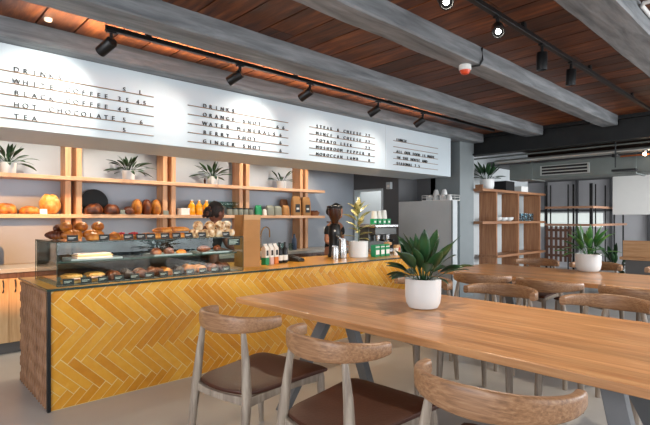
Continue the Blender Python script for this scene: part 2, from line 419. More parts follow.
bx('grout', 'grout', cnt, 0.008, CL, 0.0102, 0.03, 0.0, 0.818, bevel=0)
bx('corner_trim', 'black', cnt, -0.012, 0.010, -0.004, 0.03, 0.0, 0.836, bevel=0.002)
# carved end panel: wavy ridges
bm = nb(); ny, nz = 180, 80; rows = []
for j in range(nz+1):
    z = 0.81*j/nz; row = []
    for i in range(ny+1):
        y = 0.03+0.85*i/ny
        ph = y*2*pi/0.060+1.5*sin(z*2*pi/0.13+1.2*sin(y*7))
        row.append((0.0+0.0095*sin(ph), y, z))
    rows.append(ring(bm, row))
for a, b in zip(rows, rows[1:]): bridge(bm, a, b, closed=False)
box(bm, 0.011, 0.024, 0.03, 0.88, 0, 0.81)
obj('carved_end_panel', bm, 'carved', cnt, angle=80)
bx('worktop', 'ctop', cnt, -0.008, CL+0.01, 0.004, CDp+0.02, 0.820, CH, bevel=0.002)
bx('edge_strip', 'edge', cnt, -0.017, CL+0.012, -0.006, 0.004, 0.822, CH+0.001, bevel=0.001)
bx('edge_strip', 'edge', cnt, -0.017, -0.008, 0.0045, CDp+0.02, 0.822, CH+0.001, bevel=0.001)

# ------------------------------------------------------------------ back cabinets, worktop, wall shelves
def back_cabinet():
    t = thing('back_cabinet', '', 'cabinet', (0, 5.45, 0), 0, 'cabinets under the back worktop')
    bx('body', 'cab', t, 0.002, 0.898, 0.02, 0.596, 0.11, 0.79)
    bx('kick_board', 'kick', t, 0.0, 0.9, 0.045, 0.07, 0.0, 0.11)
    for x0, x1, hx in ((0.003, 0.4485, 0.40), (0.4515, 0.897, 0.50)):
        d = bx('door', 'cab', t, x0, x1, 0.0, 0.02, 0.112, 0.735)
        bm = nb(); sweep(bm, [(hx, 0.0, 0.72), (hx, -0.02, 0.70), (hx, -0.026, 0.66), (hx, -0.022, 0.62), (hx, 0.0, 0.60)], 0.006, 8)
        obj('handle', bm, 'steel_dark', d)
    bx('rail', 'walnut', t, 0.0, 0.9, 0.004, 0.02, 0.737, 0.79)
    return t
c0 = back_cabinet(); c0.location.x = 0.467
c0['label'] = 'pale oak double door cabinet with hooked handles left of the tiled counter'
lab = ['pale oak back cabinet standing behind the glass pastry case', 'pale oak back cabinet standing behind the brown paper bag',
       'pale oak back cabinet behind the two dark bottles on the counter', 'pale oak back cabinet standing behind the coffee grinder', 'pale oak back cabinet standing behind the coffee machine by the doorway']
for i in range(5): dup(c0, (1.367+0.9*i, 5.45, 0), None, lab[i])
c6 = dup(c0, (-0.433, 5.45, 0), None, 'pale oak back cabinet at the far left edge below the dark rounded appliance')
M['worktop'] = plain('pale_stone_worktop', '#aeaaa2', 0.3)
wt = bx('back_worktop', 'worktop', None, -1.4, 6.44, 5.43, 6.048, 0.791, 0.83)
tag(wt, 'long grey back worktop running along the wall under the bread shelves', 'worktop')

sh = thing('wall_shelving', 'two tier pine wall shelving with paired posts behind the counter', 'shelves', (0, 5.75, 0))
for z in (1.747, 1.325):
    bx('shelf', 'shelf', sh, -0.6, 5.43, 0.0, 0.296, z, z+0.043)
for xa in (0.0, 1.515, 2.655, 3.81, 4.965):
    for dx in (0.0, 0.115): bx('post', 'post', sh, xa+dx, xa+dx+0.06, 0.10, 0.296, 0.831, 2.50)

# ------------------------------------------------------------------ glass pastry case
pc = thing('pastry_case', 'low glass pastry display case on the left end of the counter', 'display case', (0.905, 3.70, 0.837))
CW, CD, CHt = 1.545, 0.62, 0.318
def pane(name, *c): 
    return bx(name, 'case', pc, *c, bevel=0)
pane('glass_pane', 0, CW, 0, 0.006, 0.004, CHt-0.008); pane('glass_pane', 0, 0.006, 0.0065, CD, 0.004, CHt-0.008)
pane('glass_pane', CW-0.006, CW, 0.0065, CD, 0.004, CHt-0.008)
M['smoke'] = thin_glass('darkening_glass', '#8a9092', 1.0)
bx('darkening_pane', 'smoke', pc, 0.008, CW/2, CD-0.012, CD-0.008, 0.006, CHt-0.012, bevel=0); bx('darkening_pane', 'smoke', pc, CW/2-0.02, CW-0.008, CD-0.006, CD-0.002, 0.006, CHt-0.012, bevel=0)  # tinted panes added to darken the view through the case
pane('glass_top', 0, CW, 0, CD, CHt-0.008, CHt)
pane('glass_shelf', 0.008, CW-0.008, 0.10, CD-0.02, 0.160, 0.168)
bm = nb(); e = 0.0035
for (y, z) in ((0, CHt-0.006), (CD, CHt-0.006), (0, 0.004), (CD, 0.004)): box(bm, -0.001, CW+0.001, y-e*0.6, y+e*0.6, z-e, z+e*0.8)
for xx in (0, CW):
    for yy in (0, CD): box(bm, xx-e*0.6, xx+e*0.6, yy-e*0.6, yy+e*0.6, 0.003, CHt)
    box(bm, xx-e*0.6, xx+e*0.6, 0, CD, CHt-0.010, CHt)
box(bm, 0.008, CW-0.008, 0.095, 0.100, 0.158, 0.170)
obj('edging', bm, 'edge', pc, smooth=False)
bx('base_tray', 'tray', pc, 0.01, CW-0.01, 0.01, CD-0.01, 0.0, 0.004, bevel=0)

# ------------------------------------------------------------------ pastries
def nz3(p, s, a, seed=0): return 1+a*noise.noise(Vector(p)*s+Vector((seed*3.1, seed*1.7, seed)))
def croissant_bm(L=0.12, bend=0.5, seed=0):
    bm = nb(); n = 27; pts = []; secs = []
    for i in range(n):
        t = i/(n-1)*2-1; a = t*bend*1.6
        R = L/2/bend/1.3
        pts.append((R*sin(a), R*(1-cos(a)), 0.030))
        env = (1-abs(t)**2.2)**0.75*0.030+0.006
        seg = abs(((t*3.5+10.5) % 1)-0.5)*2
        k = env*(0.86+0.17*(1-seg**3))
        secs.append((k, k*0.95))
    sweep(bm, pts, secs, 12)
    mz = min(v.co.z for v in bm.verts)
    for v in bm.verts: v.co.z -= mz
    return bm
def roll_bm(r=0.045, seed=0):
    """spiral bun"""
    bm = nb(); n = 60; pts = []; secs = []
    for i in range(n):
        t = i/(n-1); a = t*2*pi*2.4; rr = 0.006+(r-0.012)*t
        pts.append((rr*cos(a), rr*sin(a), 0.026+0.012*(1-t))); secs.append((0.0095, 0.026))
    sweep(bm, pts, secs, 8)
    mz = min(v.co.z for v in bm.verts)
    for v in bm.verts: v.co.z -= mz
    return bm
def bun_bm(rx, ry, rz, seed=0, flat=0.35, rough=0.12, score=0):
    bm = nb()
    def f(d):
        k = nz3(d, 2.2, rough, seed)
        if score: k *= 1-0.10*math.exp(-(d.y*5)**2) if d.z > 0.15 else 1
        return k
    blob(bm, (0, 0, 0), (rx, ry, rz), 18, 12, f)
    for v in bm.verts:
        if v.co.z < -rz*flat: v.co.z = -rz*flat+(v.co.z+rz*flat)*0.1
    mz = min(v.co.z for v in bm.verts)
    for v in bm.verts: v.co.z -= mz
    return bm
def loaf_bm(L, r, seed=0, cuts=4):
    bm = nb(); n = 40; pts = []; secs = []
    for i in range(n):
        t = i/(n-1)*2-1; env = (1-abs(t)**3)**0.6
        cut = abs(((t*cuts/2+20) % 1)-0.5)*2
        k = r*max(env, 0.12)*(1-0.13*max(0, 1-(1-cut)*4))*nz3((t, seed, 0), 3, .08)
        pts.append((t*L/2, 0, 0)); secs.append((k, k*0.85))
    sweep(bm, pts, secs, 14)
    for v in bm.verts:
        if v.co.z < -r*0.45: v.co.z = -r*0.45+(v.co.z+r*0.45)*0.15
    mz = min(v.co.z for v in bm.verts)
    for v in bm.verts: v.co.z -= mz
    return bm
PROTO = {}
def mesh_of(key, bm, mat):
    o = obj(key, bm, mat); me = o.data; bpy.data.objects.remove(o); PROTO[key] = me
mesh_of('croissant', croissant_bm(), 'crust'); mesh_of('croissant_dark', croissant_bm(0.12, 0.42), 'dcrust')
mesh_of('swirl', roll_bm(), 'ice'); mesh_of('bun', bun_bm(0.05, 0.045, 0.042, 2), 'crust'); mesh_of('danish', bun_bm(0.052, 0.05, 0.028, 5), 'crust')
mesh_of('roll', loaf_bm(0.15, 0.030, 1, 3), 'lcrust'); mesh_of('long', loaf_bm(0.22, 0.032, 2, 6), 'crust'); mesh_of('muffin', bun_bm(0.042, 0.042, 0.046, 9, rough=0.2), 'choc')
mesh_of('darkbun', bun_bm(0.052, 0.05, 0.045, 12), 'dcrust')
CASE_ITEMS = []
def pastry(name, key, label, cat, loc, rz=0.0, group=None, tilt=(0, 0), sc=1.0):
    o = bpy.data.objects.new(name, PROTO[key]); COL.objects.link(o)
    o.location = loc; o.rotation_euler = (tilt[0], tilt[1], rz); o.scale = (sc,)*3
    return tag(o, label, cat, group)
ZT = 0.837+CHt+0.001
# on top of the case, from the left
for i, (x, y, dz, rz) in enumerate(((1.00, 4.14, 0, .3), (0.98, 4.02, 0, -.4), (1.01, 4.08, 0.05, 1.2))):
    pastry('croissant', 'croissant_dark', ['dark baked croissant at the back left corner of the case top', 'dark baked croissant at the left edge of the case top', 'dark baked croissant lying across the two at the left corner'][i], 'pastry', (x, y, ZT+dz), rz, 'dark croissants on the case')
k = 0
for lay, row in ((0, [(1.06, 3.88, .2), (1.205, 3.88, -.1), (1.10, 4.03, .3), (1.25, 4.03, .1)]), (1, [(1.03, 3.95, 1.45), (1.145, 3.97, 1.6), (1.26, 3.95, 1.5)])):
    for (x, y, rz) in row:
        pastry('croissant', 'croissant', ['golden croissant in the pile above the case, ' + s for s in ('front left of the bottom layer', 'front right of the bottom layer', 'back left of the bottom layer', 'back right of the bottom layer', 'left one on top', 'middle one on top', 'right one on top')][k], 'pastry', (x, y, ZT+lay*0.060), rz, 'golden croissants piled on the case', sc=1.12); k += 1
for i, (x, y, z) in enumerate(((1.17, 3.785, 0), (1.345, 3.84, 0))):
    pastry('bread_bun', 'bun', ['round golden bun in front of the croissant pile', 'round golden bun beside the berry danishes'][i], 'bread', (x, y, ZT+z), i, 'golden buns on the case')
def danish(loc, label, rz):
    t = thing('berry_danish', label, 'pastry', loc, rz, 'berry danishes on the case')
    o = bpy.data.objects.new('pastry_base', PROTO['danish']); COL.objects.link(o); o.parent = t
    bm = nb()
    for a in range(6): blob(bm, (0.02*cos(a*1.05), 0.02*sin(a*1.05), 0.040), (0.011, 0.011, 0.010), 8, 6)
    blob(bm, (0, 0, 0.044), (0.012, 0.012, 0.011), 8, 6)
    obj('berries', bm, 'berry', t)
for i, (x, y) in enumerate(((1.44, 3.96), (1.48, 3.83), (1.545, 3.95))):
    danish((x, y, ZT), ['danish topped with red berries, nearest the croissant pile', 'danish topped with red berries, front one above the case', 'danish topped with red berries, nearest the long breads'][i], i)
for i, (x, y, dz, rz) in enumerate(((1.66, 3.86, 0, .1), (1.68, 3.95, 0, -.05), (1.88, 3.86, 0, .02), (1.89, 3.95, 0, .05), (1.78, 3.90, 0.045, .1), (1.90, 3.90, 0.05, -.1))):
    pastry('bread_stick', 'long', ['long golden bread on the case, ' + s for s in ('front left of the row', 'back left of the row', 'front right of the row', 'back right of the row', 'left one laid on top', 'right one laid on top')][i], 'bread', (x, y, ZT+dz), rz, 'long breads on the case')
k = 0
names = ['front left', 'front second', 'front third', 'front fourth', 'front right', 'back left', 'back second', 'back third', 'back right', 'upper left', 'upper second', 'upper third', 'upper right']
for lay, row in ((0, [(2.075+0.104*i, 3.83) for i in range(4)]+[(2.40, 4.04)]+[(2.08+0.104*i, 3.94) for i in range(4)]), (1, [(2.09+0.100*i, 3.87+0.01*(i % 2)) for i in range(4)])):
    for (x, y) in row:
        pastry('iced_swirl', 'swirl', 'pale iced swirl bun in the heap beside the paper bag, %s one' % names[k], 'pastry', (x, y, ZT+lay*0.075), k*1.3, 'iced swirl buns on the case', sc=1.1,
               tilt=(0.9, 0) if lay else (0.15, 0)); k += 1
# inside, bottom row
ZB = 0.837+0.005
def sandwich(loc, rz, label):
    t = thing('filled_roll', label, 'sandwich', loc, rz, 'filled rolls in the case')
    o = bpy.data.objects.new('lower_bread', PROTO['roll']); COL.objects.link(o); o.parent = t; o.scale = (1, 1, 0.7)
    bm = nb(); blob(bm, (0, -0.012, 0.034), (0.066, 0.028, 0.010), 14, 6, lambda d: nz3(d, 6, .3, 2)); obj('filling', bm, 'pink', t)
    o = bpy.data.objects.new('upper_bread', PROTO['roll']); COL.objects.link(o); o.parent = t; o.scale = (1, 1, 0.7); o.location.z = 0.036
for i, (x, y, rz) in enumerate(((1.03, 3.80, .1), (1.05, 3.90, -.1), (1.20, 3.82, .2), (1.22, 3.93, .0))):
    sandwich((x, y, ZB), rz, ['filled floury roll inside the case, front left corner', 'filled floury roll inside the case, behind the corner one', 'filled floury roll inside the case, second from left in front', 'filled floury roll inside the case, second from left behind'][i])
seq = ['darkbun', 'muffin', 'darkbun', 'croissant_dark', 'bun', 'muffin', 'croissant', 'bun', 'darkbun', 'croissant_dark']
nm = {'darkbun': ('bread_bun', 'dark glazed bun', 'bread'), 'muffin': ('chocolate_muffin', 'chocolate muffin', 'cake'), 'croissant_dark': ('croissant', 'dark croissant', 'pastry'), 'bun': ('bread_bun', 'golden bun', 'bread'), 'croissant': ('croissant', 'golden croissant', 'pastry')}
pos = ['left of centre', 'left of centre, next to the rolls', 'left of centre, third along', 'in the middle', 'right of the middle', 'right of the middle, beside a golden bun', 'two thirds along', 'right part', 'right part, near the corner', 'at the right end']
for i, kx in enumerate(seq):
    for r in range(2):
        a, b, c = nm[kx]
        pastry(a, kx, '%s on the case floor %s, %s row' % (b, pos[i], ('front', 'rear')[r]), c, (1.335+0.108*i+0.02*r, 3.815+0.115*r, ZB), i*1.1+r, 'bakes on the case floor', sc=1.05)
# mid shelf: trays
for i, (x0, x1, key) in enumerate(((1.03, 1.40, 'pinkloaf'), (1.66, 2.00, 'r'), (2.10, 2.38, 's'))):
    t = thing('serving_tray', ['grey serving tray under the pale pink slab in the case', 'grey serving tray in the middle of the case shelf', 'grey serving tray at the right end of the case shelf'][i], 'tray', (x0, 3.82, 1.0052), 0, 'trays on the case shelf')
    bm = nb(); L = x1-x0; box(bm, 0, L, 0, 0.24, 0, 0.004); box(bm, 0, L, 0, 0.004, 0.004, 0.014); box(bm, 0, L, 0.236, 0.24, 0.004, 0.014); box(bm, 0, 0.004, 0.004, 0.236, 0.004, 0.014); box(bm, L-0.004, L, 0.004, 0.236, 0.004, 0.014)
    obj('tray_body', bm, 'tray', t, smooth=False)
t = thing('slab_cake', 'pale pink layered slab cake on the case shelf', 'cake', (1.21, 3.93, 1.0095))
bx('layer', 'pink', t, -0.13, 0.13, -0.07, 0.07, 0, 0.02, bevel=0.006); bx('layer', 'kraftl', t, -0.13, 0.13, -0.07, 0.07, 0.02, 0.032, bevel=0.004); bx('topping', 'pink', t, -0.12, 0.12, -0.06, 0.06, 0.032, 0.042, bevel=0.004)
for i, (x, kx) in enumerate(((1.72, 'darkbun'), (1.84, 'darkbun'), (1.95, 'danish'), (2.17, 'croissant_dark'), (2.31, 'croissant_dark'))):
    a, b, c = ('bread_bun', 'dark glazed bun', 'bread') if kx == 'darkbun' else ('croissant', 'dark croissant', 'pastry') if kx != 'danish' else ('pastry_round', 'round pastry', 'pastry')
    pastry(a, kx, b+' on the case shelf tray, '+['left', 'second', 'third', 'fourth', 'right'][i]+' of five', c, (x, 3.93, 1.0095), i, 'bakes on the case shelf', sc=0.9)
# price cards
def card(loc, label, group, w=0.074, h=0.044):
    t = thing('price_card', label, 'price card', loc, 0, group)
    mt = Matrix.Rotation(radians(-14), 4, 'X')
    bm = nb(); box(bm, -w/2, w/2, -0.0015, 0.0015, 0, h, 0, mt); box(bm, -w/4, w/4, 0.001, 0.022, 0, 0.002)
    obj('card_face', bm, 'card', t, smooth=False)
    bm = nb()
    for z, ww in ((0.024, 0.7), (0.015, 0.5)): box(bm, -w*0.4, -w*0.4+w*ww, -0.0021, -0.0016, z, z+0.0035, 0, mt)
    obj('chalk_line', bm, 'chalk', t, smooth=False)
ords = ['leftmost', 'second', 'third', 'fourth', 'fifth', 'sixth', 'seventh', 'eighth', 'ninth', 'tenth', 'eleventh', 'twelfth', 'thirteenth']
for i, x in enumerate((1.02, 1.24, 1.42, 1.52, 1.60, 1.72, 1.82, 1.93, 2.06, 2.30)):
    card((x, 3.745, ZT), 'black price card on top of the glass case, %s from the left' % ords[i] if i else 'black price card on top of the glass case, leftmost one', 'price cards on the case top')
for i in range(12):
    card((0.99+0.119*i, 3.735, ZB), 'black price card on the case floor, %s from the left' % ords[i] if i else 'black price card on the case floor, leftmost one', 'price cards inside the case')
bg2 = thing('notice_card', 'wider black notice card inside the case at the upper right corner', 'sign', (2.36, 3.715, 1.075))
bx('card_face', 'card', bg2, -0.065, 0.065, 0, 0.003, 0, 0.062, bevel=0)
bm = nb()
for z, a, b in ((0.046, -.05, .05), (0.034, -.05, .03), (0.022, -.05, .045), (0.010, -.05, .02)): box(bm, a, b, -0.0008, -0.0001, z, z+0.006)
obj('chalk_line', bm, 'chalk', bg2, smooth=False)

# ------------------------------------------------------------------ bread and goods on the wall shelves
ZL = 1.3685; ZU = 1.7905
def loaf(name, label, loc, bm, mat, rz=0, group='loaves on the lower shelf', tilt=0, cat='bread'):
    o = obj(name, bm, mat); tag(o, label, cat, group, loc, rz); o.rotation_euler = (0, tilt, rz); return o
loaf('bread_loaf', 'golden crusty loaf at the left end of the lower shelf', (0.955, 5.86, ZL), bun_bm(0.105, 0.10, 0.085, 3, score=1), 'crust', 0.4)
loaf('bread_loaf', 'flatter golden loaf on the lower shelf beside the leftmost loaf', (1.165, 5.83, ZL), bun_bm(0.10, 0.09, 0.062, 7, score=1), 'crust', -0.2)
loaf('round_loaf', 'tall round pale loaf with a split crust beside the first posts', (1.365, 5.86, ZL), bun_bm(0.105, 0.105, 0.125, 11, flat=0.8, score=1, rough=0.08), 'lcrust', 1.3)
loaf('bread_loaf', 'dark floured loaf just right of the first posts', (1.81, 5.83, ZL), bun_bm(0.105, 0.10, 0.09, 14, score=1), 'dcrust', 0.9)
loaf('bread_loaf', 'dark floured loaf with a split top, second right of the first posts', (2.01, 5.83, ZL), bun_bm(0.10, 0.09, 0.09, 17, score=1), 'dcrust', 1.2)
bm = nb(); lathe(bm, [(0.0, 0), (0.15, 0), (0.155, 0.006), (0.15, 0.014), (0.0, 0.014)], 32, cap0=False, cap1=False)
o = obj('round_board', bm, 'black'); tag(o, 'round black board leaning on the wall behind the dark loaves', 'board', None, (1.87, 5.992, ZL+0.150)); o.rotation_euler = (radians(80), 0, 0)
loaf('small_loaf', 'small brown loaf left of the three tall loaves', (2.20, 5.80, ZL), bun_bm(0.065, 0.07, 0.07, 21), 'dcrust', 0.2)
for i, x in enumerate((2.325, 2.445, 2.565)):
    loaf('bread_loaf', ['upright golden loaf in the row of three, left one', 'upright golden loaf in the row of three, middle one', 'upright dark edged loaf in the row of three, nearest the posts'][i], (x, 5.87, ZL), bun_bm(0.058, 0.10, 0.115, 24+i, flat=0.7, score=1, rough=0.05), ['crust', 'dcrust', 'crust'][i], 0.0)
for i, (x, y) in enumerate(((1.285, 5.77), (2.13, 5.765), (2.66, 5.77))):
    c = thing('price_card', ['small pale price card beside the left loaves on the shelf', 'small price card between the dark loaves and the tall loaves', 'small price card at the right end of the loaves'][i], 'price card', (x, y, ZL), 0, 'price cards on the bread shelf')
    bm = nb(); box(bm, -0.035, 0.035, 0, 0.003, 0, 0.055, 0, Matrix.Rotation(radians(-10), 4, 'X')); box(bm, -0.02, 0.02, 0.002, 0.02, 0, 0.002)
    obj('card_face', bm, 'paper' if i == 0 else 'greybag', c, smooth=False)
bm = nb(); box(bm, -0.06, 0.06, -0.06, 0.06, 0, 0.085); box(bm, -0.062, 0.062, -0.062, 0.062, 0.07, 0.088)
tag(obj('carton_box', bm, 'paper', bevel=0.002), 'small white carton box left of the juice bottles', 'box', None, (2.95, 5.88, ZL))
def bottle(name, label, cat, loc, r, h, neck, body, capm, group=None, fill=None):
    t = thing(name, label, cat, loc, 0, group)
    bm = nb(); lathe(bm, [(r*0.9, 0), (r, 0.01), (r, h*0.6), (r*0.85, h*0.68), (neck, h*0.78), (neck, h*0.94)], 18); obj('bottle_body', bm, body, t)
    bm = nb(); lathe(bm, [(neck*1.15, h*0.941), (neck*1.15, h), (neck*1.0, h*1.004)], 14); obj('cap', bm, capm, t)
    return t
for i, (x, y) in enumerate(((3.06, 5.86), (3.17, 5.86), (3.28, 5.86), (3.12, 5.96))):
    bottle('juice_bottle', 'orange juice bottle with pale cap, '+['nearest the white carton', 'middle of the front three', 'nearest the wine glasses', 'behind the front three'][i], 'bottle', (x, y, ZL), 0.047, 0.205, 0.02, 'juice', 'paper', 'juice bottles on the shelf')
# wine glasses
bm = nb()
lathe(bm, [(0.034, 0), (0.034, 0.002), (0.004, 0.006), (0.0035, 0.085), (0.012, 0.095), (0.034, 0.120), (0.039, 0.150), (0.032, 0.195)], 20, cap1=False)
wg = obj('wine_glass', bm, 'glass'); wl = []
for i in range(14):
    x = 3.37+0.085*(i//2); y = 5.90+0.095*(i % 2)
    o = wg if i == 0 else wg.copy()
    if i: COL.objects.link(o)
    tag(o, 'clear stemmed wine glass on the lower shelf, %s from left in the %s row' % (ords[i//2] if i//2 else 'first', ('front', 'rear')[i % 2]), 'glass', 'wine glasses on the lower shelf', (x, y, ZL))
# short jars
def jar():
    t = thing('glass_jar', '', 'jar', (0, 0, 0), 0, 'jars on the lower shelf')
    bm = nb(); lathe(bm, [(0.038, 0), (0.041, 0.006), (0.041, 0.075), (0.036, 0.085)], 18); obj('jar_body', bm, 'greybag', t)
    bm = nb(); lathe(bm, [(0.039, 0.0855), (0.039, 0.10), (0.036, 0.102)], 18); obj('lid', bm, 'steel_dark', t); return t
j0 = jar()
for i, x in enumerate((3.615, 3.705, 3.795, 3.885, 3.975)):
    l = 'squat grey jar with dark lid in front of the wine glasses, %s from left' % ords[i] if i else 'squat grey jar with dark lid in front of the wine glasses, leftmost'
    if i == 0: j0.location = (x, 5.805, ZL); j0['label'] = l
    else: dup(j0, (x, 5.805, ZL), None, l)
def pouch(name, label, loc, w, d, h, mat, labelmat=None, group=None, rz=0, cat='coffee bag'):
    t = thing(name, label, cat, loc, rz, group)
    bm = nb(); rows = []
    for z, a, b in ((0, 1, 1), (h*0.1, 1.03, 1.06), (h*0.7, 1, .95), (h*0.85, .96, .6), (h*0.95, .9, .22), (h, .88, .18)):
        pts = []
        for kx in range(16):
            an = 2*pi*kx/16; cx_, sx_ = cos(an), sin(an)
            pts.append((w/2*a*math.copysign(abs(cx_)**0.4, cx_), d/2*b*math.copysign(abs(sx_)**0.5, sx_), z))
        rows.append(ring(bm, pts))
    for a, b in zip(rows, rows[1:]): bridge(bm, a, b)
    bm.faces.new(rows[0][::-1]); bm.faces.new(rows[-1])
    obj('bag_body', bm, mat, t)
    if labelmat:
        bm = nb(); box(bm, -w*0.27, w*0.27, -d/2*1.12, -d/2*1.06, h*0.16, h*0.58); box(bm, -w*0.16, w*0.16, -d/2*1.15, -d/2*1.12, h*0.30, h*0.40, 1)
        obj('printed_label', bm, [labelmat, 'chalk'], t, smooth=False)
    return t
pouch('green_packet', 'green packet on the lower shelf right of the jars', (4.14, 5.85, ZL), 0.11, 0.06, 0.15, 'green', None, None, 0, 'packet')
pouch('green_packet', 'small white packet standing beside the green packet', (4.245, 5.83, ZL), 0.06, 0.05, 0.09, 'paper', None, None, 0, 'packet')
pouch('grey_bag', 'grey green bag on the lower shelf, left of two', (4.36, 5.86, ZL), 0.13, 0.09, 0.155, 'greybag', None, 'grey bags on the shelf', 0, 'bag')
pouch('grey_bag', 'grey green bag on the lower shelf, right of two', (4.51, 5.86, ZL), 0.13, 0.09, 0.15, 'greybag', None, 'grey bags on the shelf', 0, 'bag')
pouch('brown_bag', 'small brown bag left of the labelled coffee bags', (4.655, 5.84, ZL), 0.12, 0.09, 0.16, 'kraft', None, None, 0, 'bag')
pouch('coffee_bag', 'tall brown coffee bag with dark label, left of two', (4.835, 5.80, ZL), 0.17, 0.09, 0.31, 'kraft', 'card', 'labelled coffee bags')
pouch('coffee_bag', 'tall brown coffee bag with dark label, right of two', (5.045, 5.80, ZL), 0.165, 0.09, 0.30, 'kraft', 'card', 'labelled coffee bags')
pouch('brown_bag', 'dark brown bag standing behind the left labelled coffee bag', (4.72, 5.965, ZL), 0.14, 0.08, 0.26, 'brownpk', None, None, 0, 'bag')
t = thing('bread_basket', 'brown basket of rolls at the right end of the lower shelf', 'basket', (5.30, 5.88, ZL))
bm = nb(); lathe(bm, [(0.07, 0), (0.085, 0.03), (0.095, 0.06), (0.088, 0.06), (0.078, 0.03), (0.0, 0.012)], 20, cap1=False); obj('bowl', bm, 'brownpk', t)
bm = nb(); 
for a in range(5): blob(bm, (0.045*cos(a*1.26), 0.045*sin(a*1.26), 0.062), (0.035, 0.03, 0.024), 10, 7)
obj('rolls', bm, 'dcrust', t)
# amber dropper on the top shelf
bottle('amber_bottle', 'small dark amber bottle beside a potted plant on the top shelf', 'bottle', (3.235, 5.82, ZU), 0.016, 0.085, 0.006, 'amber', 'black')

# ------------------------------------------------------------------ plants
def leaf(bm, base_, az, el, L, Wd, droop, petiole=0.3, fold=0.25, mi=0, n=9, pw=0.003):
    p = Vector(base_); e = el; step = L/n; ctr = []
    tw = random.uniform(-0.7, 0.7)
    for i in range(n+1):
        ctr.append((p.copy(), e)); d = Vector((cos(az)*cos(e), sin(az)*cos(e), sin(e))); p += d*step; e -= droop/n
    side0 = Vector((-sin(az), cos(az), 0)); prev = None
    for i, (c, e) in enumerate(ctr):
        t = i/n
        if t < petiole: wv = pw
        else:
            u = (t-petiole)/(1-petiole); wv = max(Wd*0.5*(sin(pi*min(1, u**0.8))**0.75)*(1-0.25*u), 0.0012)
        up = Vector((-cos(az)*sin(e), -sin(az)*sin(e), cos(e)))
        sd = (side0*cos(tw*t)+up*sin(tw*t)).normalized()
        row = ring(bm, [c-sd*wv+up*wv*fold, c-sd*wv*0.5+up*wv*fold*0.35, c, c+sd*wv*0.5+up*wv*fold*0.35, c+sd*wv+up*wv*fold])
        if prev: bridge(bm, prev, row, mi, closed=False)
        prev = row
def leafthick(o):
    s = o.modifiers.new('thickness', 'SOLIDIFY'); s.thickness = 0.0012
def plant(name, label, loc, potr, poth, leaves, mat='leaf', rz=0, potshape='round', group=None, seed=0, sx=1.0):
    """leaves: list of (count, el range, length range, width range, droop range)"""
    random.seed(seed)
    t = thing(name, label, 'plant', loc, rz, group)
    bm = nb(); r, h = potr, poth
    if potshape == 'round': prof = [(r*0.62, 0), (r*0.80, h*0.04), (r*0.93, h*0.18), (r*0.985, h*0.4), (r, h), (r*0.94, h), (r*0.92, h*0.86), (0.0, h*0.86)]
    else: prof = [(r*0.86, 0), (r*0.9, 0.004), (r, h), (r*0.93, h), (r*0.91, h*0.88), (0.0, h*0.88)]
    lathe(bm, prof, 40, cap1=False); obj('pot', bm, 'pot', t)
    bm = nb(); lathe(bm, [(r*0.915, h*0.865), (r*0.85, h*0.90), (0.0, h*0.91)], 24, cap1=False); obj('soil', bm, 'soil', t)
    bm = nb()
    for (cnt_, el, Ls, Ws, dr) in leaves:
        for i in range(cnt_):
            az = 2*pi*(i+random.uniform(-.55, .55))/cnt_; rr = r*0.6*random.random()
            leaf(bm, (rr*cos(az), rr*sin(az), h*0.9), az, random.uniform(*el), random.uniform(*Ls), random.uniform(*Ws), random.uniform(*dr), 0.38)
    f = obj('foliage', bm, mat, t, angle=180); leafthick(f)
    return t
PL = [(8, (.40, .8), (.22, .30), (.065, .09), (.4, .9)), (9, (.7, 1.05), (.24, .33), (.07, .09), (.3, .8)), (10, (1.0, 1.35), (.28, .37), (.07, .095), (.1, .6)), (4, (1.35, 1.5), (.28, .34), (.06, .075), (.0, .3))]
plant('potted_peace_lily', 'dark green leafy plant in white pot on the near table', (2.50, 1.745, 0.7555), 0.113, 0.187, PL, 'leaf', 0.35, seed=21)
PL2 = [(9, (.3, .7), (.22, .32), (.06, .08), (.5, 1.0)), (14, (.8, 1.2), (.26, .36), (.06, .075), (.3, .8)), (6, (1.25, 1.5), (.30, .36), (.06, .07), (.1, .4))]
plant('potted_peace_lily', 'bright green leafy plant in white pot on the second table behind', (5.50, 1.735, 0.7555), 0.125, 0.19, PL2, 'leaf2', 0.0, seed=5)
PS = [(11, (.1, .5), (.20, .32), (.04, .055), (.5, 1.0)), (12, (.6, 1.0), (.20, .30), (.04, .055), (.5, 1.0)), (7, (1.1, 1.4), (.18, .26), (.04, .05), (.2, .6))]
for i, (x, lb) in enumerate(((0.98, 'small spiky plant in white pot at the left end of the top shelf'), (2.225, 'small spiky plant in white pot on the top shelf, between first and second posts'), (3.385, 'small spiky plant in white pot on the top shelf beside the amber bottle'), (4.60, 'small spiky plant in white pot nearest the right end of the top shelf'))):
    plant('shelf_plant', lb, (x, 5.87, ZU), 0.075, 0.115, PS[:] if i < 3 else [(8, (.3, .7), (.16, .24), (.03, .042), (.5, 1.0)), (8, (.8, 1.2), (.16, .24), (.03, .042), (.4, .8))], 'leaf', 0, 'taper', 'plants on the top shelf', 40+i)
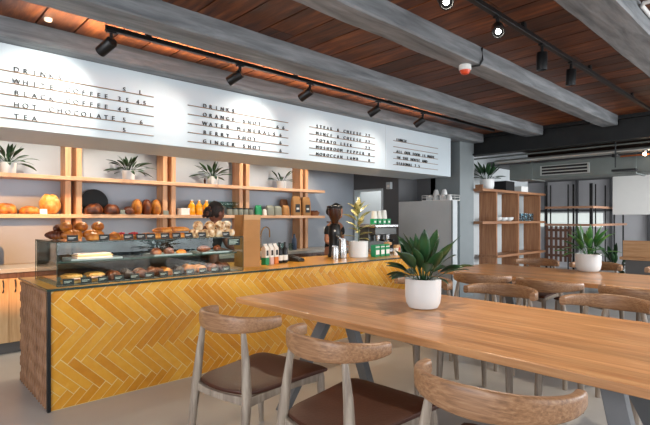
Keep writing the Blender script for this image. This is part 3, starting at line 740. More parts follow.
# variegated rubber plant on the counter
t = thing('rubber_plant', 'variegated cream and green rubber plant in white planter on the counter', 'plant', (4.37, 4.02, 0.837))
bm = nb(); lathe(bm, [(0.118, 0), (0.122, 0.003), (0.124, 0.2), (0.115, 0.2), (0.113, 0.17), (0, 0.17)], 40, cap1=False); obj('pot', bm, 'pot', t)
bm = nb(); lathe(bm, [(0.112, 0.172), (0.0, 0.18)], 24, cap1=False); obj('soil', bm, 'soil', t)
bm = nb(); sweep(bm, [(0, 0, 0.17), (0.01, 0, 0.35), (-0.005, 0.005, 0.5), (0.01, 0.0, 0.60)], [0.009, 0.008, 0.007, 0.005], 8); obj('stem', bm, 'stem', t)
bm = nb(); random.seed(11)
for i in range(17):
    z = 0.22+0.38*i/16; az = i*2.4; leaf(bm, (0, 0, z), az, 0.2+0.9*(i/16), random.uniform(.18, .25), random.uniform(.07, .09), random.uniform(.2, .7), 0.15)
leafthick(obj('foliage', bm, 'leafvar', t, angle=180))

# ------------------------------------------------------------------ things on the counter
ZC = 0.8365
t = thing('paper_bag', 'tall brown paper carrier bag standing on the counter beside the case', 'bag', (2.71, 4.02, ZC), radians(-4))
bm = nb(); a, b, H = 0.095, 0.095, 0.52; rows = []
for z, ox, oy in ((0, 0, 0), (0.10, .003, .002), (0.26, -.004, -.006), (0.28, -.004, .0), (0.42, 0.004, .004), (H, 0.008, 0.006)):
    pts = []
    for (px, py) in ((-a, -b), (0, -b), (a, -b), (a, 0), (a, b), (0, b), (-a, b), (-a, 0)):
        gus = 0.03*(z/H) if py == 0 else 0
        pts.append((px+ox-math.copysign(gus, px) if py == 0 else px+ox, py+oy, z))
    rows.append(ring(bm, pts))
for r0, r1 in zip(rows, rows[1:]): bridge(bm, r0, r1)
bm.faces.new(rows[0][::-1])
o = obj('bag_body', bm, 'kraft', t, smooth=False); s = o.modifiers.new('thickness', 'SOLIDIFY'); s.thickness = 0.002
bm = nb(); box(bm, -a, a, -b-0.0105, -b-0.0085, H-0.05, H-0.0); obj('folded_rim', bm, 'kraftl', t, smooth=False, loc=(0.007, 0.012, 0.001))
def carton(label, loc, m2):
    t = thing('milk_carton', label, 'carton', loc, 0.3, 'cartons beside the paper bag')
    bm = nb(); box(bm, -.029, .029, -.029, .029, 0.0755, 0.17); r0 = ring(bm, [(-.029, -.029, .17), (.029, -.029, .17), (.029, .029, .17), (-.029, .029, .17)]); r1 = ring(bm, [(-.029, -.003, .205), (.029, -.003, .205), (.029, .003, .205), (-.029, .003, .205)]); bridge(bm, r0, r1); bm.faces.new(r1)
    box(bm, -.029, .029, -.002, .002, .204, .218); obj('upper_carton', bm, 'paper', t, smooth=False)
    bm = nb(); box(bm, -.0295, .0295, -.0295, .0295, 0, 0.075); obj('coloured_band', bm, m2, t, smooth=False)
    bm = nb(); box(bm, -.018, .018, -.0302, -.0292, 0.095, 0.15); obj('printed_panel', bm, 'steel_dark', t, smooth=False)
carton('white drink carton with green lower half beside the paper bag', (2.935, 4.02, ZC), 'green')
carton('white drink carton with pink lower half, middle of three', (3.005, 4.03, ZC), 'pink')
carton('white drink carton with orange lower half beside the dark bottles', (3.075, 4.04, ZC), plain('orange_print', '#d2772c', 0.5))
for i, (x, y) in enumerate(((3.155, 4.06), (3.235, 4.07))):
    t = bottle('wine_bottle', ['dark bottle with cream label, beside the cartons', 'dark bottle with cream label, beside the card reader'][i], 'bottle', (x, y, ZC), 0.033, 0.225, 0.012, 'black', 'black', 'dark bottles on the counter')
    bm = nb(); lathe(bm, [(0.0334, 0.03), (0.0338, 0.031), (0.0338, 0.085), (0.0334, 0.086)], 18); obj('paper_label', bm, 'paper', t)
t = thing('card_reader', 'black card payment terminal lying on the counter', 'card reader', (3.42, 4.12, ZC), 0.2)
bm = nb(); vs = box(bm, -.055, .055, -.10, .10, 0, 0.03)
for v in vs:
    if v.co.y > 0 and v.co.z > 0.01: v.co.z = 0.075
obj('terminal_body', bm, 'black', t, bevel=0.008); bm = nb(); sl = Matrix.Translation((0, 0, 0.0545)) @ Matrix.Rotation(math.atan2(.045, .2), 4, 'X'); box(bm, -.04, .04, .01, .085, -.001, .0025, 0, sl); obj('screen', bm, 'steel_dark', t, smooth=False)
bm = nb(); 
for i in range(3):
    for j in range(4): box(bm, -.036+i*.026, -.036+i*.026+.018, -.085+j*.021, -.085+j*.021+.014, -.001, .003, 0, sl)
obj('keypad', bm, 'kick', t, smooth=False)
# grinder
t = thing('coffee_grinder', 'black coffee grinder with dark bean hopper on the counter', 'coffee grinder', (4.17, 4.24, ZC))
bm = nb(); lathe(bm, [(0.085, 0), (0.088, 0.02), (0.075, 0.05), (0.07, 0.24), (0.078, 0.27), (0.074, 0.39), (0.05, 0.42)], 24); obj('machine_body', bm, 'black', t)
bm = nb(); sweep(bm, [(-0.02, -0.065, 0.27), (-0.03, -0.11, 0.25), (-0.03, -0.125, 0.20)], [0.02, 0.018, 0.014], 10); box(bm, -0.055, 0.0, -0.13, -0.06, 0.09, 0.10); obj('dosing_spout', bm, 'steel', t)
bm = nb(); lathe(bm, [(0.042, 0.421), (0.055, 0.47), (0.08, 0.52), (0.086, 0.61)], 24); obj('bean_hopper', bm, plain('smoky_hopper', '#3a2218', 0.2), t)
bm = nb(); lathe(bm, [(0.096, 0.611), (0.10, 0.618), (0.098, 0.64), (0.06, 0.645)], 24); obj('hopper_lid', bm, 'black', t)
bm = nb(); lathe(bm, [(0.012, 0), (0.012, 0.004)], 16); o = obj('badge', bm, 'chalk', t, loc=(-0.052, -0.056, 0.33)); o.rotation_euler = (radians(90), 0, radians(-43))
def jug(label, loc, h, r):
    t = thing('milk_jug', label, 'jug', loc, 0, 'steel milk jugs on the counter')
    bm = nb(); lathe(bm, [(r, 0), (r*1.02, 0.005), (r*0.98, h*0.5), (r*0.86, h*0.85), (r*0.9, h), (r*0.85, h), (r*0.8, h*0.85), (0, h*0.1)], 22, cap1=False); obj('jug_body', bm, 'steel', t)
    bm = nb(); sweep(bm, [(r*0.86, 0, h*0.85), (r*1.5, 0, h*0.8), (r*1.55, 0, h*0.4), (r*0.98, 0, h*0.3)], 0.006, 8); obj('handle', bm, 'steel', t)
jug('short steel milk jug in front of the grinder', (3.96, 4.02, ZC), 0.155, 0.045)
jug('taller steel milk jug between the grinder and the rubber plant', (4.10, 4.03, ZC), 0.24, 0.05)
for i, (x, y) in enumerate(((4.555, 3.90), (4.675, 3.915), (4.795, 3.93))):
    t = thing('coffee_tin', 'green coffee box with pale label, '+['nearest the rubber plant', 'middle of three', 'nearest the wooden scoop'][i], 'box', (x, y, ZC), 0.15, 'green coffee boxes on the counter')
    bx('box_body', 'green', t, -.05, .05, -.035, .035, 0, 0.15, bevel=0.004); bx('pale_label', 'paper', t, -.04, .04, -.0375, -.0355, 0.03, 0.085, bevel=0); bx('lid_band', 'paper', t, -.046, .046, -.037, -.0352, 0.118, 0.13, bevel=0)
bm = nb(); lathe(bm, [(0.022, 0), (0.03, 0.09), (0.032, 0.09), (0.032, 0.095), (0, 0.096)], 18, cap1=False); tag(obj('paper_cup', bm, 'paper'), 'small white paper cup standing right of the green coffee boxes', 'cup', None, (4.935, 3.87, ZC))
t = thing('brown_packet', 'light brown packet with a red spot at the right end of the counter', 'packet', (5.06, 3.95, ZC))
bx('packet_body', 'kraftl', t, -.04, .04, -.03, .03, 0, 0.13, bevel=0.004); bx('red_spot', 'berry', t, 0.005, .03, -.032, -.0302, 0.06, 0.10, bevel=0)
bm = nb(); lathe(bm, [(0.022, 0), (0.024, 0.12), (0.05, 0.135), (0.055, 0.16), (0.0, 0.175)], 18, cap1=False); tag(obj('coffee_tamper', bm, 'kraftl'), 'tan mushroom shaped stand behind the white paper cup', 'stand', None, (4.97, 4.03, ZC))
# espresso machine
t = thing('espresso_machine', 'dark steel espresso machine at the right end of the counter', 'coffee machine', (5.06, 4.30, ZC))
md = plain('machine_dark', '#4a4c4b', 0.3, 0.6)
bx('back_body', md, t, -0.20, 0.26, -0.02, 0.16, 0.02, 0.40, bevel=0.012); bx('top_deck', 'steel', t, -0.22, 0.28, -0.16, 0.18, 0.36, 0.405, bevel=0.01)
bx('head_panel', md, t, -0.20, 0.26, -0.14, -0.02, 0.26, 0.36, bevel=0.008); bx('drip_tray', 'steel', t, -0.20, 0.26, -0.16, -0.02, 0.02, 0.07, bevel=0.006)
for xx in (-0.08, 0.12):
    bm = nb(); lathe(bm, [(0.032, 0.20), (0.034, 0.26)], 18, (xx, -0.08, 0)); lathe(bm, [(0.03, 0.175), (0.032, 0.20)], 18, (xx, -0.08, 0)); g_ = obj('group_head', bm, 'steel', t)
    bm = nb(); sweep(bm, [(xx, -0.11, 0.19), (xx, -0.20, 0.185)], [0.01, 0.013], 10); obj('handle', bm, 'black', g_)
for xx in (-0.18, 0.24):
    for yy in (-0.12, 0.13):
        bm = nb(); lathe(bm, [(0.02, 0), (0.02, 0.02)], 12, (xx, yy, 0)); obj('foot', bm, 'black', t)
ZM = ZC+0.4055
for i, (x, y, n_) in enumerate(((5.08, 4.37, 5), (5.18, 4.37, 5), (5.28, 4.36, 6))):
    for k in range(n_):
        bm = nb(); lathe(bm, [(0.046, 0), (0.046, 0.004), (0.034, 0.12), (0.0, 0.12)], 18, cap1=False)
        tag(obj('paper_cup', bm, 'paper'), 'upturned white cup in the %s stack on the coffee machine, %s from the bottom' % (('left', 'middle', 'right')[i], ords[k] if k else 'first'), 'cup', 'upturned cups on the coffee machine', (x, y, ZM+0.016*k))
for i, x in enumerate((4.91, 5.01, 5.11, 5.21)):
    t = thing('green_box', 'small green box on the coffee machine front edge, '+['leftmost', 'second from left', 'third from left', 'rightmost'][i], 'box', (x, 4.235, ZM), 0.1, 'green boxes on the coffee machine')
    bx('box_body', 'green', t, -.042, .042, -.028, .028, 0, 0.075, bevel=0.003); bx('white_mark', 'paper', t, -.02, .02, -.0295, -.0282, .02, .045, bevel=0)
# back worktop items
t = thing('brass_tap', 'curved brass tap on the back worktop behind the paper bag', 'tap', (4.20, 5.86, 0.8305))
bm = nb(); lathe(bm, [(0.028, 0), (0.028, 0.01), (0.016, 0.02), (0.014, 0.05)], 16); obj('tap_base', bm, 'gold', t)
bm = nb(); sweep(bm, [(0, 0, 0.05), (0, 0, 0.26)]+[(0.08-0.08*cos(a), -0.02*sin(a), 0.26+0.10*sin(a)) for a in [pi*i/10 for i in range(1, 11)]]+[(0.16, 0, 0.20)], 0.009, 10); obj('spout', bm, 'gold', t)
bottle('blue_bottle', 'slate blue bottle on the back worktop against the shelf post', 'bottle', (4.72, 5.70, 0.8305), 0.04, 0.25, 0.018, plain('slate_blue', '#3a4a63', 0.3), 'black')
for i, (x, y) in enumerate(((4.42, 5.72), (4.53, 5.74), (4.60, 5.64))):
    bm = nb(); lathe(bm, [(0.03, 0), (0.031, 0.003), (0.036, 0.11), (0.034, 0.11), (0.029, 0.006), (0, 0.006)], 18, cap1=False); tag(obj('tumbler', bm, 'glass'), 'clear tumbler on the back worktop, '+['nearest the brass tap', 'middle of three', 'nearest the blue bottle'][i], 'glass', 'tumblers on the back worktop', (x, y, 0.8305))
t = thing('countertop_appliance', 'black rounded appliance at the left edge of the back worktop', 'appliance', (0.66, 5.66, 0.8305))
bx('housing', 'black', t, -.16, .16, -.10, .10, 0.01, 0.34, bevel=0.05); bx('base_plate', 'kick', t, -.13, .13, -.08, .08, 0, 0.012, bevel=0.002)
t = thing('wall_socket', 'small white socket plate on the blue grey wall beside the shelves', 'socket', (5.72, 6.049, 1.13))
bx('plate', 'white', t, -.045, .045, -.012, 0, -.045, .045, bevel=0.003); bx('switch', 'kick', t, -.012, .012, -.016, -.0122, -.02, .02, bevel=0.001)
# ------------------------------------------------------------------ tall cabinet with cup tray
t = thing('tall_cabinet', 'tall plain grey cabinet beside the column', 'cabinet', (6.45, 3.95, 0))
bx('side_panel', 'grey', t, 0, 0.13, 0, 1.05, 0, 1.605, bevel=0.003); bx('cabinet_body', 'grey', t, 0.132, 0.53, 0.26, 1.04, 0.0, 1.60, bevel=0.003); bx('edge_trim', 'column', t, -0.008, -0.0005, 0.0, 0.025, 0.0, 1.605, bevel=0)
t = thing('cup_tray', 'wire crate of upturned cups on top of the tall grey cabinet', 'crate', (6.62, 4.28, 1.6055))
bm = nb(); box(bm, -.15, .15, -.26, .26, 0, 0.01)
for z in (0.05, 0.085): box(bm, -.15, -.145, -.26, .26, z, z+.006); box(bm, .145, .15, -.26, .26, z, z+.006); box(bm, -.15, .15, -.26, -.255, z, z+.006); box(bm, -.15, .15, .255, .26, z, z+.006)
for sx_ in (-.1475, .1475):
    for i in range(7): box(bm, sx_-.0025, sx_+.0025, -.2575+i*.0858-.0025, -.2575+i*.0858+.0025, 0.01, .091)
obj('wire_frame', bm, 'white', t, smooth=False)
k = 0
for lay, ys in ((0, (-.19, -.07, .06, .18)), (1, (-.10, .05))):
    for yy in ys:
        t = thing('coffee_cup', 'upturned white cup in the crate on the tall cabinet, '+['bottom nearest the column', 'bottom second from the column', 'bottom third from the column', 'bottom farthest from the column', 'upper nearest the column', 'upper farthest from the column'][k], 'cup', (6.57, 4.28+yy, 1.616+lay*0.086), 0.6, 'cups on the tall cabinet'); k += 1
        bm = nb(); lathe(bm, [(0.047, 0), (0.046, 0.02), (0.035, 0.065), (0.024, 0.078), (0.024, 0.084), (0, 0.084)], 20, cap1=False); obj('cup_body', bm, 'pot', t)
        bm = nb(); sweep(bm, [(0.043, 0, .025), (.066, 0, .03), (.066, 0, .052), (.038, 0, .06)], .005, 8); obj('handle', bm, 'pot', t)
t = thing('wall_dispenser', 'small pale dispenser hanging on the dark wall left of the cup crate', 'dispenser', (6.449, 5.18, 1.83))
bx('case_front', 'grey', t, -.06, 0, -.05, .05, 0, .12, bevel=.006); bx('label_strip', 'paper', t, -.062, -.0602, -.03, .03, .03, .07, bevel=0)

# ------------------------------------------------------------------ tables
def table(label, loc, Wd, L):
    t = thing('communal_table', label, 'table', loc)
    bx('tabletop', 'ttop', t, 0, Wd, -L, 0, 0.717, 0.755, bevel=0.004)
    for ya, sg in ((-0.50, 1), (-L+0.60, -1)):
        bx('cross_rail', 'tleg', t, Wd/2-0.32, Wd/2+0.32, ya-0.05, ya+0.05, 0.672, 0.716)
        for xt, xf, yf in ((Wd/2-0.13, Wd/2-0.43, 0.16), (Wd/2+0.03, Wd/2+0.29, 0.0)) if sg > 0 else ((Wd/2-0.13, Wd/2-0.36, -0.22), (Wd/2+0.06, Wd/2+0.30, -0.24)):
            bm = nb(); a, b_ = 0.045, 0.030
            r0 = ring(bm, [(xf+ux*b_, ya+yf+uy*a, 0) for ux, uy in ((-1, -1), (1, -1), (1, 1), (-1, 1))])
            r1 = ring(bm, [(xt+ux*b_, ya+uy*a, 0.6715) for ux, uy in ((-1, -1), (1, -1), (1, 1), (-1, 1))])
            bridge(bm, r0, r1); bm.faces.new(r0[::-1]); bm.faces.new(r1); obj('leg', bm, 'tleg', t, bevel=0.003)
    return t
table('long oak communal table in the foreground', (1.857, 2.90, 0), 1.18, 2.85)
table('oak communal table farther back under the second white pot', (4.48, 2.93, 0), 1.10, 2.85)

# ------------------------------------------------------------------ chairs
def chair():
    t = thing('elbow_chair', '', 'chair', (0, 0, 0), 0, 'elbow chairs round the tables')
    # seat pad
    bm = nb(); nu, nv = 16, 14
    def P(u, v):                      # u: back(0) to front(1), v: -1..1
        x = -0.27+0.56*u; hw = 0.215+0.06*u-0.02*(1-min(1, u*5))**2
        x -= 0.045*(1-v*v)*(1-u)**2
        x += 0.012*(1-v*v)*u*u
        return x, v*hw
    def ztop(u, v): return 0.458-0.016*(1-v*v)*sin(pi*min(1, u*1.05))-0.012*(max(0, u-0.8)/0.2)**2-0.010*abs(v)**8-0.012*(1-min(1, u*6))**2+0.010*abs(v)**2*(u > .5)*(u-.5)
    top = [[bm.verts.new((*P(i/nu, -1+2*j/nv), ztop(i/nu, -1+2*j/nv))) for j in range(nv+1)] for i in range(nu+1)]
    bot = [[bm.verts.new((*[c*0.985 for c in P(i/nu, -1+2*j/nv)], 0.425)) for j in range(nv+1)] for i in range(nu+1)]
    for G in (top, bot):
        for i in range(nu):
            for j in range(nv): bm.faces.new((G[i][j], G[i+1][j], G[i+1][j+1], G[i][j+1]))
    def border(G): return [G[i][0] for i in range(nu+1)]+[G[nu][j] for j in range(1, nv+1)]+[G[i][nv] for i in range(nu-1, -1, -1)]+[G[0][j] for j in range(nv-1, 0, -1)]
    bridge(bm, border(top), border(bot)); obj('seat', bm, 'leather', t, angle=50, bevel=0.006)
    # seat frame
    bm = nb()
    def rail(p0, p1, h0=0.375, h1=0.424, w=0.022, bow=0.0):
        n = 8; pts = []
        d = Vector((p1[0]-p0[0], p1[1]-p0[1], 0)).normalized(); s = Vector((-d.y, d.x, 0)); rows = []
        for i in range(n+1):
            q = i/n; c = Vector((p0[0]+(p1[0]-p0[0])*q, p0[1]+(p1[1]-p0[1])*q, 0))+s*bow*4*q*(1-q)
            zz = h0+0.016*4*q*(1-q)
            rows.append(ring(bm, [c+s*w/2+Vector((0, 0, zz)), c-s*w/2+Vector((0, 0, zz)), c-s*w/2+Vector((0, 0, h1)), c+s*w/2+Vector((0, 0, h1))]))
        for a, b in zip(rows, rows[1:]): bridge(bm, a, b)
        bm.faces.new(rows[0][::-1]); bm.faces.new(rows[-1])
    rail((0.245, -0.235), (0.245, 0.235)); rail((-0.27, -0.205), (0.245, -0.245)); rail((-0.27, 0.205), (0.245, 0.245)); rail((-0.275, -0.20), (-0.275, 0.20), bow=0.04)
    obj('seat_frame', bm, 'oakleg', t, bevel=0.003)
    # bent back rail
    bm = nb(); pts = []; secs = []; n = 40
    for i in range(n+1):
        a = radians(-94+188*i/n); q = abs(i/n*2-1)
        x = -0.125-0.198*cos(a); y = 0.250*math.copysign(abs(sin(a))**0.92, sin(a))
        if q > 0.8: x += 0.06*(q-0.8)**1.3
        hh = 0.050-0.022*q**1.2; ww = 0.0115+0.008*q
        pts.append((x, y, 0.778+0.006*q)); secs.append((ww, hh))
    sweep(bm, pts, secs, 20, sq=0.62); obj('backrest', bm, 'oak', t, angle=50)
    for s in (-1, 1):
        bm = nb(); sweep(bm, [(-0.325, s*0.212, 0), (-0.305, s*0.207, 0.25), (-0.287, s*0.202, 0.42), (-0.277, s*0.182, 0.60), (-0.272, s*0.160, 0.742)], [0.017, 0.022, 0.026, 0.021, 0.0135], 14); obj('leg', bm, 'oakleg', t)
    for s in (-1, 1):
        bm = nb(); sweep(bm, [(0.272, s*0.262, 0), (0.258, s*0.252, 0.22), (0.25, s*0.247, 0.40), (0.25, s*0.245, 0.424)], [0.016, 0.0205, 0.024, 0.021], 14); obj('leg', bm, 'oakleg', t)
    return t
ch = chair(); ch.location = (1.585, 2.225, 0); ch.rotation_euler = (0, 0, radians(9)); ch['label'] = 'elbow chair with brown leather seat nearest the tiled counter, left of the near table'
dup(ch, (1.625, 1.50, 0), radians(3), 'elbow chair with brown leather seat at the near table, middle of the front three')
dup(ch, (1.585, 0.76, 0), radians(8), 'elbow chair nearest the camera, its wide curved back at the bottom edge')
dup(ch, (3.135, 2.30, 0), radians(178), 'elbow chair on the far side of the near table behind the white pot')
dup(ch, (3.135, 1.62, 0), radians(181), 'elbow chair on the far side of the near table, right of the white pot')
dup(ch, (3.135, 0.93, 0), radians(179), 'elbow chair on the far side of the near table at the right edge of view')
dup(ch, (4.185, 2.19, 0), radians(4), 'elbow chair on the near side of the second table, nearest the column')
dup(ch, (4.175, 1.57, 0), radians(-3), 'elbow chair on the near side of the second table, in front of its potted plant')
dup(ch, (4.175, 0.93, 0), radians(-2), 'elbow chair on the near side of the second table at the right edge')
dup(ch, (5.685, 2.42, 0), radians(180), 'elbow chair on the far side of the second table below the wooden shelving')
dup(ch, (5.685, 1.77, 0), radians(177), 'elbow chair on the far side of the second table behind its white pot')
dup(ch, (5.70, 1.02, 0), radians(182), 'elbow chair on the far side of the second table below the wooden bench')

# ------------------------------------------------------------------ tracks and spotlights
def track(label, loc, L):
    t = thing('lighting_track', label, 'light track', loc)
    bx('rail', 'black', t, 0, L, -.018, .018, 0, .032, bevel=.002)
    k = 0.3
    while k < L: bx('ceiling_mount', 'black', t, k-.02, k+.02, -.012, .012, .0325, 2.7405-loc[2], bevel=0); k += 1.4
    return t
track('black lighting track between the menu board and the second beam', (1.13, 3.40, 2.618), 5.55)
track('black lighting track on the right side of the ceiling', (0.3, 1.50, 2.665), 6.7)
def track_spot(label, x, y, z, target, group, lit=None):
    t = thing('track_spotlight', label, 'spotlight', (x, y, z), 0, group)
    bm = nb(); lathe(bm, [(.012, -.055), (.012, 0)], 10); box(bm, -.03, .03, -.016, .016, -.012, 0); obj('mount', bm, 'black', t)
    d = (Vector(target)-Vector((x, y, z-.06))).normalized(); c = d*0.045+Vector((0, 0, -.075))
    q = d.to_track_quat('-Z', 'Y').to_matrix().to_4x4(); mt = Matrix.Translation(c) @ q
    bm = nb(); lathe(bm, [(.036, .06), (.040, .055), (.040, -.075), (.034, -.075), (.032, -.055)], 24, cap1=True); bm.transform(mt); obj('lamp_housing', bm, 'black', t)
    bm = nb(); lr = .016 if lit is br else .031; lathe(bm, [(lr, -.0565), (lr, -.058)], 20); bm.transform(mt); obj('lens', bm, lit or 'kick', t)
    return Vector((x, y, z))+c+d*0.09
WARM = (1.0, 0.80, 0.56)
on = emit('lamp_lens', '#fff0d8', 12); br = emit('lamp_lens_bright', '#fff4e4', 90)
wl = ['black spotlight on the menu track, leftmost', 'black spotlight on the menu track above the second menu', 'black spotlight on the menu track left of the third menu', 'black spotlight on the menu track above the third menu', 'black spotlight on the menu track, rightmost']
tg = [(0.92, 4.1, 2.24), (1.75, 4.1, 2.10), (2.80, 4.1, 2.20), (3.72, 4.1, 2.10), (4.65, 4.1, 2.08)]
for i, x in enumerate((1.17, 2.22, 3.01, 4.02, 4.87)):
    p = track_spot(wl[i], x, 3.40, 2.617, tg[i], 'spotlights on the menu track', on)
    spot('menu_spot', p, tg[i], (42, 14, 30, 14, 13)[i], 80, (1.0, 0.93, 0.82), 1.0)
for i, x in enumerate((2.35, 3.0, 3.72, 4.33)):
    tgt = ((1.2, 0.4, 1.3), (1.2, 0.5, 1.3), (3.9, 1.6, 0.5), (4.5, 1.65, 0.5))[i]
    p = track_spot(['lit spotlight on the right ceiling track at the top edge', 'lit spotlight on the right ceiling track, nearest the two unlit ones', 'black unlit spotlight on the right ceiling track, left of two', 'black unlit spotlight on the right ceiling track, farthest one'][i], x, 1.50, 2.664, tgt, 'spotlights on the right track', br if i < 2 else None)
    if i < 2: spot('track_spot', p, tgt, 22, 80, (1, .9, .78), 0.8)
# unseen fill lamps, added without fixtures, wash the shelves from above
for x in (0.75, 1.35, 2.05, 2.9, 3.8, 4.8): spot('shelf_fill', (x+0.15, 5.36, 2.5), (x, 5.84, 1.37), 32, 105, (1, .86, .68), 0.6, 0.02)
for x in (1.5, 2.9, 4.4): spot('counter_fill', (x, 4.45, 1.975), (x, 4.0, 0.9), 46, 120, WARM, 0.8, 0.03)  # unseen fill added under the bulkhead to brighten the counter
for x in (1.4, 2.8, 4.2): spot('front_fill', (x, 1.55, 2.55), (x+0.3, 3.65, 0.6), 42, 60, (1, .84, .62), 0.8, 0.05)  # added fill for the tiled front, no fixture modelled
spot('left_wall_spot', (-0.6, 1.52, 2.55), (1.05, 5.98, 1.02), 1000, 20, (1, .46, .15), 0.5, 0.02)
for x in (1.6, 3.2, 4.8): area('ceiling_strip_fill', (x, 3.60, 2.44), (x, 3.62, 2.74), 1.5, 0.03, 15.0/(1+0.35*(x-1.6)), (1, .76, .46), radians(95))  # added upward fill that warms the ceiling boards, no real lamp here
area('case_fill', (1.68, 3.76, 1.140), (1.68, 3.95, 0.85), 1.4, 0.015, 4.0, (1, .86, .68))  # unseen fill added to brighten the inside of the case
for x in (2.6, 3.9, 5.9): spot('table_fill', (x, 1.45, 2.55), (x-0.3, 1.1, 0.75), 62, 85, (1, .86, .68), 0.8, 0.05)  # unseen fill over the tables, standing in for downlights

# ------------------------------------------------------------------ menu boards on the bulkhead
mw, md_ = M['card'], plain('ledge_wood', '#8a6a4c', 0.5)
GL = {}
def glyph(ch_, size):
    if (ch_, size) in GL: return GL[(ch_, size)]
    c = bpy.data.curves.new('t', 'FONT'); c.body = ch_; c.size = size; c.extrude = 0.004; c.align_x = 'CENTER'
    o = bpy.data.objects.new('t', c); COL.objects.link(o); bpy.context.view_layer.update()
    dg = bpy.context.evaluated_depsgraph_get(); me = bpy.data.meshes.new_from_object(o.evaluated_get(dg)); me.name = 'letter'
    bpy.data.objects.remove(o); me.materials.clear(); me.materials.append(mw); GL[(ch_, size)] = me; return me
def menu(label, x0, x1, z0, z1, lines, size, pitch, start, prices):
    t = thing('menu_board', label, 'menu', (x0, 4.0995, z0), 0, 'menus on the white board above the counter')
    n = len(lines); st = (z1-z0)/(n-1)
    for i, ln in enumerate(lines):
        z = (z1-z0)-i*st
        lg = bx('ledge', md_, t, 0, x1-x0, -0.014, 0, z-0.005, z, bevel=0)
        put = [(c, start-x0+k*pitch) for k, c in enumerate(ln)]+[(c, x-x0) for c, x in prices[i]]
        for c, x in put:
            if c == ' ': continue
            o = bpy.data.objects.new('letter', glyph(c, size)); COL.objects.link(o); o.parent = lg
            o.rotation_euler = (pi/2, 0, 0); o.location = (x, -0.006, z+0.0005)
menu('white menu board, leftmost, listing coffee, hot chocolate and tea', 0.55, 1.77, 2.055, 2.40, ['DRINKS', 'WHITE COFFEE', 'BLACK COFFEE', 'HOT CHOCOLATE', 'TEA'], 0.052, 0.0575, 0.735,
     [[('S', 1.515), ('L', 1.655)], [('3', 1.475), ('.', 1.508), ('5', 1.54), ('4', 1.63), ('.', 1.66), ('5', 1.69)], [('4', 1.475), ('.', 1.508), ('5', 1.54)], [('5', 1.515), ('6', 1.66)], [('5', 1.515)]])
menu('white menu board, second from the left, of shots and drinks', 2.10, 3.30, 2.045, 2.385, ['DRINKS', 'ORANGE SHOT', 'WATER MINERALS', 'BERRY SHOT', 'GINGER SHOT'], 0.052, 0.064, 2.275,
     [[], [('6', 3.155), ('6', 3.235)], [('6', 3.195)], [('6', 3.195)], [('6', 3.195)]])
pr = [('7', 4.60), ('.', 4.63), ('2', 4.66)]
menu('white menu board, third from the left, of pies', 3.62, 4.77, 2.06, 2.385, ['STEAK & CHEESE', 'MINCE & CHEESE', 'POTATO LEEK', 'MUSHROOM PEPPER', 'MOROCCAN LAMB'], 0.052, 0.0575, 3.74, [pr, pr, pr, [('8', 4.66)], [('8', 4.66)]])
menu('white menu board, rightmost, with closely set small letters', 5.17, 6.25, 2.07, 2.40, ['LUNCH', '', 'ALL OUR FOOD IS MADE', 'IN THE HOUSE AND', 'SEASONAL 7.5'], 0.055, 0.047, 5.25, [[]]*5)

# ------------------------------------------------------------------ ceiling fittings
t = thing('alarm_beacon', 'white alarm sounder with red lens under the third beam', 'alarm', (3.55, 2.06, 2.60))
bm = nb(); lathe(bm, [(.045, -.045), (.05, -.04), (.05, -.004), (.045, 0)], 24); obj('alarm_base', bm, 'white', t)
bm = nb(); lathe(bm, [(.006, -.082), (.03, -.075), (.042, -.055), (.044, -.0455)], 24); obj('lens', bm, 'red', t)
bm = nb(); sweep(bm, [(3.62, 1.945, 2.73), (3.62, 1.94, 2.63), (3.61, 1.96, 2.588), (3.58, 2.02, 2.584)], .009, 8); tag(obj('alarm_cable', bm, 'steel_dark'), 'dark cable running down the third beam to the alarm', 'cable')
bm = nb(); sweep(bm, [(3.55, 0.4, 2.70), (3.56, 0.80, 2.70), (3.60, 0.815, 2.70), (5.2, 0.815, 2.69)], .013, 10); tag(obj('conduit_pipe', bm, 'white'), 'bent white conduit pipe at the top right corner of the ceiling', 'pipe')
bm = nb(); lathe(bm, [(.022, -.02), (.026, -.012), (.026, 0)], 16); tag(obj('ceiling_fitting', bm, 'white'), 'small white fitting on the boards above the leftmost menu', 'ceiling fitting', None, (0.87, 3.78, 2.7395))
# duct with vent, pipes
t = thing('air_duct', 'galvanised steel air duct crossing above the far room', 'duct', (8.0, 0, 0))
bx('duct_body', 'duct', t, 0, 0.5, -3.0, 3.78, 1.985, 2.25, bevel=.004)
for y in (-0.6, 0.6, 1.9, 3.4): bx('joint_flange', 'duct', t, -.015, .52, y-.02, y+.02, 1.97, 2.265, bevel=.002)
v = bx('vent_frame', 'pipe', t, -.018, -.001, 2.50, 3.25, 2.03, 2.19, bevel=.002)
bm = nb()
for z in (2.045, 2.095, 2.145): box(bm, -.0225, -.0182, 2.53, 3.22, z, z+.032)
obj('vent_slot', bm, 'black', v, smooth=False)
def pipe(label, pts, r, mat, name='ceiling_pipe'):
    bm = nb(); sweep(bm, pts, r, 12); return tag(obj(name, bm, mat), label, 'pipe', 'pipes in front of the duct')
pipe('thick pale pipe running along the duct under the steel girder', [(7.72, -3, 2.275), (7.72, 3.9, 2.285)], .035, 'pipe')
pipe('thin pale pipe running just above the thick pipe', [(7.72, -3, 2.475), (7.72, 4.4, 2.455)], .018, 'pipe')
pipe('thin dark pipe between the two pale pipes', [(7.74, -3, 2.39), (7.74, 4.4, 2.38)], .014, 'duct')
pipe('copper pipe at the right edge below the steel girder', [(7.68, -1, 2.20), (7.68, 2.0, 2.205)], .013, 'copper')
